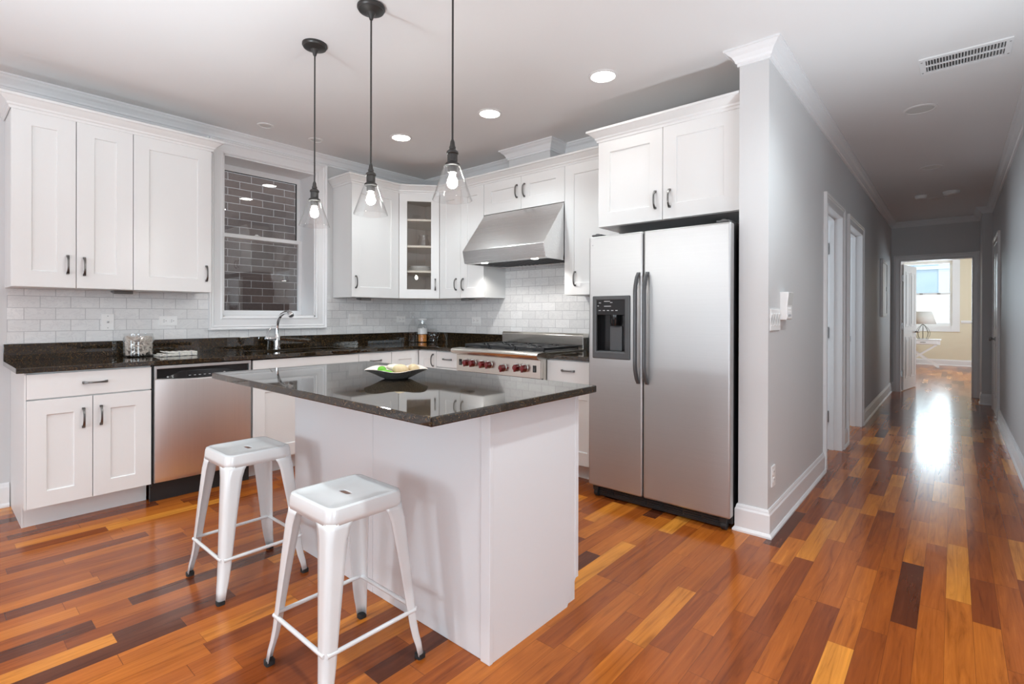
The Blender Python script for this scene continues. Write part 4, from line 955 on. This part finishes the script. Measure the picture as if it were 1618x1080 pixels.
MB().prism([(-0.0415, 0.004), (-0.0490, 0.076), (-0.0505, 0.076), (-0.043, 0.004)], 'x', -0.048, 0.048).build('flip_cover', M_unlit, kp)
ep = thing('electrical_panel', 'narrow white framed access panel on the dark hall wall', 'wall panel', (XH + 0.0005, 8.96, 1.60), RZ_H)
MB().grid((-0.32, 0.32), (-0.40, 0.40), [(-0.27, 0.27, -0.35, 0.35)], -0.030, 0.0, 'xz').build('frame', M_trim, ep, 0.004)
MB().box(-0.272, 0.272, -0.022, 0.0, -0.352, 0.352).build('panel_door', M_door, ep, 0.002)
MB().box(0.22, 0.25, -0.032, -0.020, -0.03, 0.03).build('latch', M_hinge, ep)

# under-cabinet lights
def puck(label, loc, rz):
    u = thing('under_cabinet_light', label, 'cabinet light', loc, rz, 'lights under the wall cabinets')
    MB().prism([(-0.045, 0), (0.045, 0), (0.045, -0.010), (-0.045, -0.022)], 'x', -0.055, 0.055).build('housing', M_pewter, u, 0.002)
    MB().box(-0.045, 0.045, -0.035, 0.035, -0.020, -0.016).build('lens', M_unlit, u)
    return u
puck('small grey light fixture under the two door cabinet left of the window', (-4.40, 0.925, ZU0 - 0.0005), RZ_SINK)
puck('small grey light fixture under the cabinet right of the window', (-4.40, 2.86, ZU0 - 0.0005), RZ_SINK)
puck('small grey light fixture under the cabinet left of the range hood', (-3.62, 3.53, ZU0 - 0.0005), 0)
puck('small grey light fixture under the cabinet beside the refrigerator', (-2.05, 3.53, ZU0 - 0.0005), 0)

# ------------------------------------------------------------------ things on the counters
M_shellc = paint('pale_dried_pods', (0.60, 0.52, 0.45), 0.6)
M_towel = mat('striped_tea_towel', (0.80, 0.78, 0.72), 0.9)
tc = N(M_towel, 'ShaderNodeSeparateXYZ'); L(M_towel, coords(M_towel), tc.inputs[0])
s1 = mathn(M_towel, 'LESS_THAN', mathn(M_towel, 'ABSOLUTE', mathn(M_towel, 'SUBTRACT', tc.outputs[1], -0.050)), 0.004)
s2 = mathn(M_towel, 'LESS_THAN', mathn(M_towel, 'FRACT', mathn(M_towel, 'MULTIPLY', tc.outputs[0], 13.0)), 0.10)
L(M_towel, mixc(M_towel, mathn(M_towel, 'MAXIMUM', s1, mathn(M_towel, 'MULTIPLY', s2, 0.5)), (0.80, 0.78, 0.72), (0.22, 0.24, 0.30)), BS(M_towel).inputs['Base Color'])
jar = thing('glass_jar', 'squat clear glass jar packed with pale dried pods on the left counter', 'jar', (-4.335, 1.008, ZS1))
MB().lathe([(0.0, 0.0), (0.084, 0.0), (0.088, 0.006), (0.089, 0.13), (0.084, 0.142), (0.084, 0.160), (0.081, 0.160), (0.081, 0.142), (0.086, 0.13), (0.085, 0.008), (0.0, 0.006)], 40).build('vessel', M_glass, jar, smooth=True)
b = MB(); rj = random.Random(3)
for k in range(170):
    r = 0.081 if rj.random() < 0.75 else rj.uniform(0, 0.07); a = rj.uniform(0, 2 * PI); z = rj.uniform(0.012, 0.135)
    ln = rj.uniform(0.018, 0.034); tilt = rj.uniform(-1.2, 1.2)
    c = Vector((r * 0.93 * math.cos(a), r * 0.93 * math.sin(a), z)); t_ = Vector((-math.sin(a), math.cos(a), 0)) * math.cos(tilt) + Vector((0, 0, 1)) * math.sin(tilt)
    q0, q1 = c - t_ * ln, c + t_ * ln
    for q in (q0, q1):
        q.z = min(0.142, max(0.012, q.z)); rr_ = math.hypot(q.x, q.y)
        if rr_ > 0.073: q.x *= 0.073 / rr_; q.y *= 0.073 / rr_
    mid = (q0 + q1) / 2; mid = mid + Vector((math.cos(a), math.sin(a), 0)) * 0.002
    b.tube([q0, mid, q1], [0.0030, 0.0085, 0.0025], 6)
pods = tag(b.build('dried_pods', M_shellc, None, smooth=True, weld=False), 'pale dried pods filling the squat glass jar', 'dried pods'); pods.location = jar.location; pods['kind'] = 'stuff'
tw = thing('tea_towel', 'folded cream tea towel with dark stripes beside the glass jar', 'towel', (-4.235, 1.205, ZS1), RZ_SINK)
for k, (hx, hy, z) in enumerate(((0.115, 0.075, 0.0006), (0.108, 0.070, 0.0100), (0.098, 0.066, 0.0194))):
    us_ = 18; rings = []
    for i in range(us_ + 1):
        x = -hx + 2 * hx * i / us_
        wv = 0.0015 * math.sin(i * 1.7 + k) + (0.010 * max(0, -x / hx - 0.45) if k == 2 else 0)
        rings.append([(x + 0.01 * k, y, z + h_ + wv * (1 if h_ > 0 or k else 0)) for y, h_ in ((-hy, 0.001), (-hy - 0.003, 0.005), (-hy, 0.0085), (0, 0.0095), (hy, 0.0085), (hy + 0.003, 0.005), (hy, 0.001), (0, 0.0005))])
    MB().loft(rings).build('fold', M_towel, tw, smooth=True)
bo = thing('glass_bottle', 'tall clear ribbed glass bottle with stopper in the counter corner', 'bottle', (-4.425, 3.487, ZS1))
b = MB(); prof = [(0.0, 0.002), (0.046, 0.0), (0.050, 0.008), (0.050, 0.150), (0.046, 0.175), (0.028, 0.215), (0.017, 0.240), (0.016, 0.275), (0.019, 0.280)]
b.lathe(prof, 24); b.build('vessel', M_glass, bo)
MB().lathe([(0.013, 0.262), (0.014, 0.283), (0.010, 0.287), (0.022, 0.300), (0.024, 0.310), (0.016, 0.318), (0, 0.320)], 20).build('stopper', M_glass, bo, smooth=True)
MB().lathe([(0.0, 0.004), (0.044, 0.004), (0.0465, 0.010), (0.0465, 0.018), (0.0, 0.018)], 24).build('thick_base', M_glass, bo)
M_orange = mat('orange_lentils', (0.62, 0.19, 0.012), 0.6)
nn = noise(M_orange, coords(M_orange), 140, 2); L(M_orange, ramp(M_orange, nn.outputs[0], [(0.35, (0.60, 0.16, 0.006)), (0.65, (0.95, 0.38, 0.03))]), BS(M_orange).inputs['Base Color']); bump(M_orange, nn.outputs[0], 0.6, 0.004)
cnr = thing('storage_canister', 'clear canister with white lid and band, part filled with orange lentils', 'canister', (-4.365, 3.570, ZS1))
MB().lathe([(0.0, 0.0), (0.048, 0.0), (0.050, 0.004), (0.050, 0.175), (0.042, 0.190), (0.028, 0.196), (0.028, 0.238), (0.026, 0.238), (0.026, 0.194), (0.040, 0.187), (0.0475, 0.174), (0.0475, 0.006), (0.0, 0.004)], 32).build('vessel', M_glass, cnr, smooth=True)
MB().lathe([(0.0505, 0.088), (0.0525, 0.090), (0.0525, 0.148), (0.0505, 0.150)], 32).build('label_band', M_plate, cnr, smooth=True)
MB().lathe([(0.0, 0.258), (0.048, 0.257), (0.050, 0.252), (0.050, 0.240), (0.046, 0.236), (0.0, 0.236)], 32).build('lid', M_plate, cnr, smooth=True)
le = tag(MB().lathe([(0.0, 0.005), (0.045, 0.007), (0.0465, 0.012), (0.0465, 0.080), (0.030, 0.084), (0.0, 0.086)], 32).build('orange_lentils', M_orange, None, smooth=True), 'orange lentils inside the white lidded canister', 'lentils'); le.location = cnr.location; le['kind'] = 'stuff'
gj = thing('cut_glass_jar', 'short cut glass jar beside the orange filled canister', 'jar', (-4.285, 3.645, ZS1))
b = MB(); rings = []
for r, z in ((0.040, 0.0), (0.047, 0.012), (0.050, 0.04), (0.050, 0.07), (0.050, 0.10), (0.046, 0.125), (0.042, 0.135), (0.044, 0.142)):
    rings.append([((r + (0.003 if k_ % 2 else 0)) * math.cos(2 * PI * k_ / 24 + z * 6), (r + (0.003 if k_ % 2 else 0)) * math.sin(2 * PI * k_ / 24 + z * 6), z) for k_ in range(24)])
b.loft(rings, True, False); b.build('vessel', M_glass, gj)
MB().lathe([(0.0445, 0.142), (0.045, 0.148), (0.02, 0.152), (0.0, 0.153)], 24).build('lid', M_glass, gj, smooth=True)
MB().tube([(0.047, 0, 0.125), (0.068, 0, 0.128), (0.072, 0, 0.10), (0.062, 0, 0.06), (0.049, 0, 0.045)], 0.004, 8).build('handle', M_glass, gj, smooth=True)
gj.rotation_euler = (0, 0, 0.7)

# bowl on the island
M_bowl_out = mat('hammered_pewter', (0.26, 0.25, 0.235), 0.40, 0.45)
vv = N(M_bowl_out, 'ShaderNodeTexVoronoi'); vv.inputs['Scale'].default_value = 110; L(M_bowl_out, coords(M_bowl_out), vv.inputs['Vector']); bump(M_bowl_out, vv.outputs['Distance'], 0.7, 0.004)
M_bowl_in = mat('pearl_inside', (0.62, 0.55, 0.49), 0.35)
bwl = thing('decorative_bowl', 'wide shallow pewter bowl with pearly inside on the granite island', 'bowl', (-1.975, 1.462, ZS1), 0)
def wav(r, a): return r * (1 + 0.045 * math.sin(3 * a + 0.6) * (r / 0.145) ** 2 + 0.02 * math.sin(7 * a) * (r / 0.145) ** 3)
def bring(prof, dz=0.0):
    rings = []
    for r, z in prof:
        rings.append([(wav(r, 2 * PI * k_ / 56) * math.cos(2 * PI * k_ / 56), wav(r, 2 * PI * k_ / 56) * math.sin(2 * PI * k_ / 56), z + dz + 0.006 * (r / 0.145) ** 4 * math.sin(4 * 2 * PI * k_ / 56 + 1)) for k_ in range(56)])
    return rings
b = MB(); b.loft(bring([(0.030, 0.0005), (0.052, 0.0005), (0.070, 0.008), (0.095, 0.022), (0.122, 0.036), (0.146, 0.047)]), True, False); b.build('outer_shell', M_bowl_out, bwl, smooth=True)
b = MB(); b.loft(bring([(0.1462, 0.0472), (0.142, 0.0478), (0.120, 0.0395), (0.094, 0.0255), (0.068, 0.0120), (0.040, 0.006), (0.003, 0.005)]), True, False); b.build('inner_lining', M_bowl_in, bwl, smooth=True)
M_green = paint('green_glass_fruit', (0.10, 0.36, 0.015), 0.25)
M_cream = paint('cream_shell', (0.58, 0.46, 0.28), 0.45)
M_shellw = paint('white_shell', (0.62, 0.55, 0.46), 0.4)
def blob(b, r, sx, sy, sz, ribs=0, amp=0.0):
    rings = []
    for i in range(1, 12):
        th = PI * i / 12
        rings.append([(r * sx * math.sin(th) * math.cos(p_) * (1 + amp * math.cos(ribs * p_)), r * sy * math.sin(th) * math.sin(p_) * (1 + amp * math.cos(ribs * p_)), r * sz * math.cos(th)) for p_ in [2 * PI * k_ / 32 for k_ in range(32)]])
    return b.loft(rings)
bx, by, bz = bwl.location
_rt = Vector((math.cos(YAW), math.sin(YAW), 0)); _fw = Vector((-math.sin(YAW), math.cos(YAW), 0))
def inbowl(name, lbl, cat, m, u, v, z, r, sc, rz, ribs=0, amp=0, grp=None):
    o = blob(MB(), r, *sc, ribs, amp).build(name, m, None, smooth=True); pp = Vector((bx, by, bz)) + _rt * u + _fw * v
    o.location = (pp.x, pp.y, pp.z + z); o.rotation_euler = (rz[0], rz[1], rz[2]); return tag(o, lbl, cat, grp)
G1 = 'green ornaments in the bowl'; G2 = 'shells in the bowl'
inbowl('green_ornament', 'rounder green ornament at the far left of the pewter bowl', 'ornament', M_green, -0.072, 0.012, 0.036, 0.022, (1, 0.9, 0.95), (0.2, 0.1, 0.5), grp=G1)
inbowl('green_ornament', 'flatter green leaf shaped ornament near the front of the pewter bowl', 'ornament', M_green, -0.038, -0.030, 0.031, 0.026, (1.15, 0.6, 0.50), (0.1, 0.2, 0.9), grp=G1)
inbowl('scallop_shell', 'largest cream ribbed shell standing in the middle of the bowl', 'shell', M_cream, 0.018, -0.004, 0.042, 0.034, (1.1, 0.55, 0.8), (0.5, 0.0, 0.7), 9, 0.05, G2)
inbowl('scallop_shell', 'pale yellow ribbed shell leaning right of the largest shell', 'shell', M_cream, 0.076, 0.022, 0.044, 0.027, (1.0, 0.6, 0.8), (0.3, 0.4, 1.2), 9, 0.05, G2)
inbowl('scallop_shell', 'flat whitish shell lying at the back of the bowl', 'shell', M_shellw, -0.015, 0.060, 0.044, 0.040, (1.2, 0.7, 0.42), (0.2, 0.1, 0.7), 9, 0.05, G2)

# ------------------------------------------------------------------ things in the glass-door cabinet
def incab(u, v, z):
    q = Vector((pa.x, pa.y)) + Vector((math.cos(ang), math.sin(ang))) * u + Vector((-math.sin(ang), math.cos(ang))) * v
    return (q.x, q.y, z)
for i, (r, lbl) in enumerate(((0.125, 'wide white plate at the bottom of the cabinet stack'), (0.122, 'white plate second in the stack behind cabinet glass'), (0.105, 'smaller white plate on top of the stack behind cabinet glass'))):
    o = MB().lathe([(0.0, 0.0), (r * 0.6, 0.0), (r * 0.66, 0.004), (r, 0.014), (r, 0.017), (r * 0.65, 0.009), (0.0, 0.006)], 40).build('dinner_plate', M_porcelain, None, smooth=True)
    o.location = incab(0.205, 0.175, 1.6555 + 0.0165 * i); tag(o, lbl, 'plate', 'plates in the corner cabinet')
pt = thing('glass_pitcher', 'clear glass pitcher with handle on the upper cabinet shelf', 'pitcher', incab(0.235, 0.16, 1.9075), ang)
MB().lathe([(0.0, 0.0), (0.048, 0.0), (0.058, 0.012), (0.060, 0.045), (0.050, 0.080), (0.042, 0.100), (0.050, 0.125), (0.047, 0.125), (0.039, 0.100), (0.047, 0.080), (0.056, 0.045), (0.054, 0.014), (0, 0.006)], 32).build('vessel', M_glass, pt, smooth=True)
MB().tube([(0.046, 0, 0.115), (0.075, 0, 0.120), (0.088, 0, 0.095), (0.078, 0, 0.055), (0.058, 0, 0.035)], 0.006, 10).build('handle', M_glass, pt, smooth=True)

# ------------------------------------------------------------------ bedroom things
tb = thing('side_table', 'white side table with drawer and crossed legs under the bedroom window', 'table', (-0.62, 15.75, 0))
MB().box(-0.40, 0.38, -0.20, 0.20, 0.535, 0.640).build('case', M_trim, tb, 0.004)
MB().box(-0.42, 0.40, -0.22, 0.22, 0.640, 0.660).build('table_top', M_trim, tb, 0.004)
dwr = MB().box(-0.38, 0.33, -0.212, -0.20, 0.548, 0.632).build('drawer', M_trim, tb, 0.003)
MB().box(0.02, 0.12, -0.222, -0.21, 0.582, 0.598).build('pull', M_hinge, dwr)
def xleg(y, s):
    a = Vector((-0.32 * s, y, 0.535)); c = Vector((0.36 * s, y, 0.0)); d = (c - a).normalized(); n = Vector((-d.z, 0, d.x)) * 0.018
    return MB().loft([[tuple(a + n + Vector((0, q, 0))) for q in (-0.015, 0.015)] + [tuple(a - n + Vector((0, q, 0))) for q in (0.015, -0.015)], [tuple(c + n + Vector((0, q, 0))) for q in (-0.015, 0.015)] + [tuple(c - n + Vector((0, q, 0))) for q in (0.015, -0.015)]])
for y in (-0.17, 0.17):
    for s in (1, -1): xleg(y + 0.001 * s, s).build('leg', M_trim, tb)
lp = thing('table_lamp', 'table lamp with pale shade and open wire base on the side table', 'lamp', (-0.56, 15.72, 0.6605))
b = MB().lathe([(0.0, 0.0), (0.11, 0.0), (0.11, 0.008), (0.0, 0.012)], 24)
for k_ in range(8):
    a = 2 * PI * k_ / 8; b.tube([(r * math.cos(a), r * math.sin(a), z) for r, z in ((0.09, 0.008), (0.125, 0.08), (0.135, 0.15), (0.10, 0.25), (0.04, 0.32), (0.012, 0.35))], 0.004, 6)
b.tube([(0, 0, 0.34), (0, 0, 0.43)], 0.01, 8); b.build('wire_base', M_pewter, lp)
MB().lathe([(0.25, 0.36), (0.17, 0.66)], 36).build('lamp_shade', M_shade, lp, smooth=True, solid=0.004)
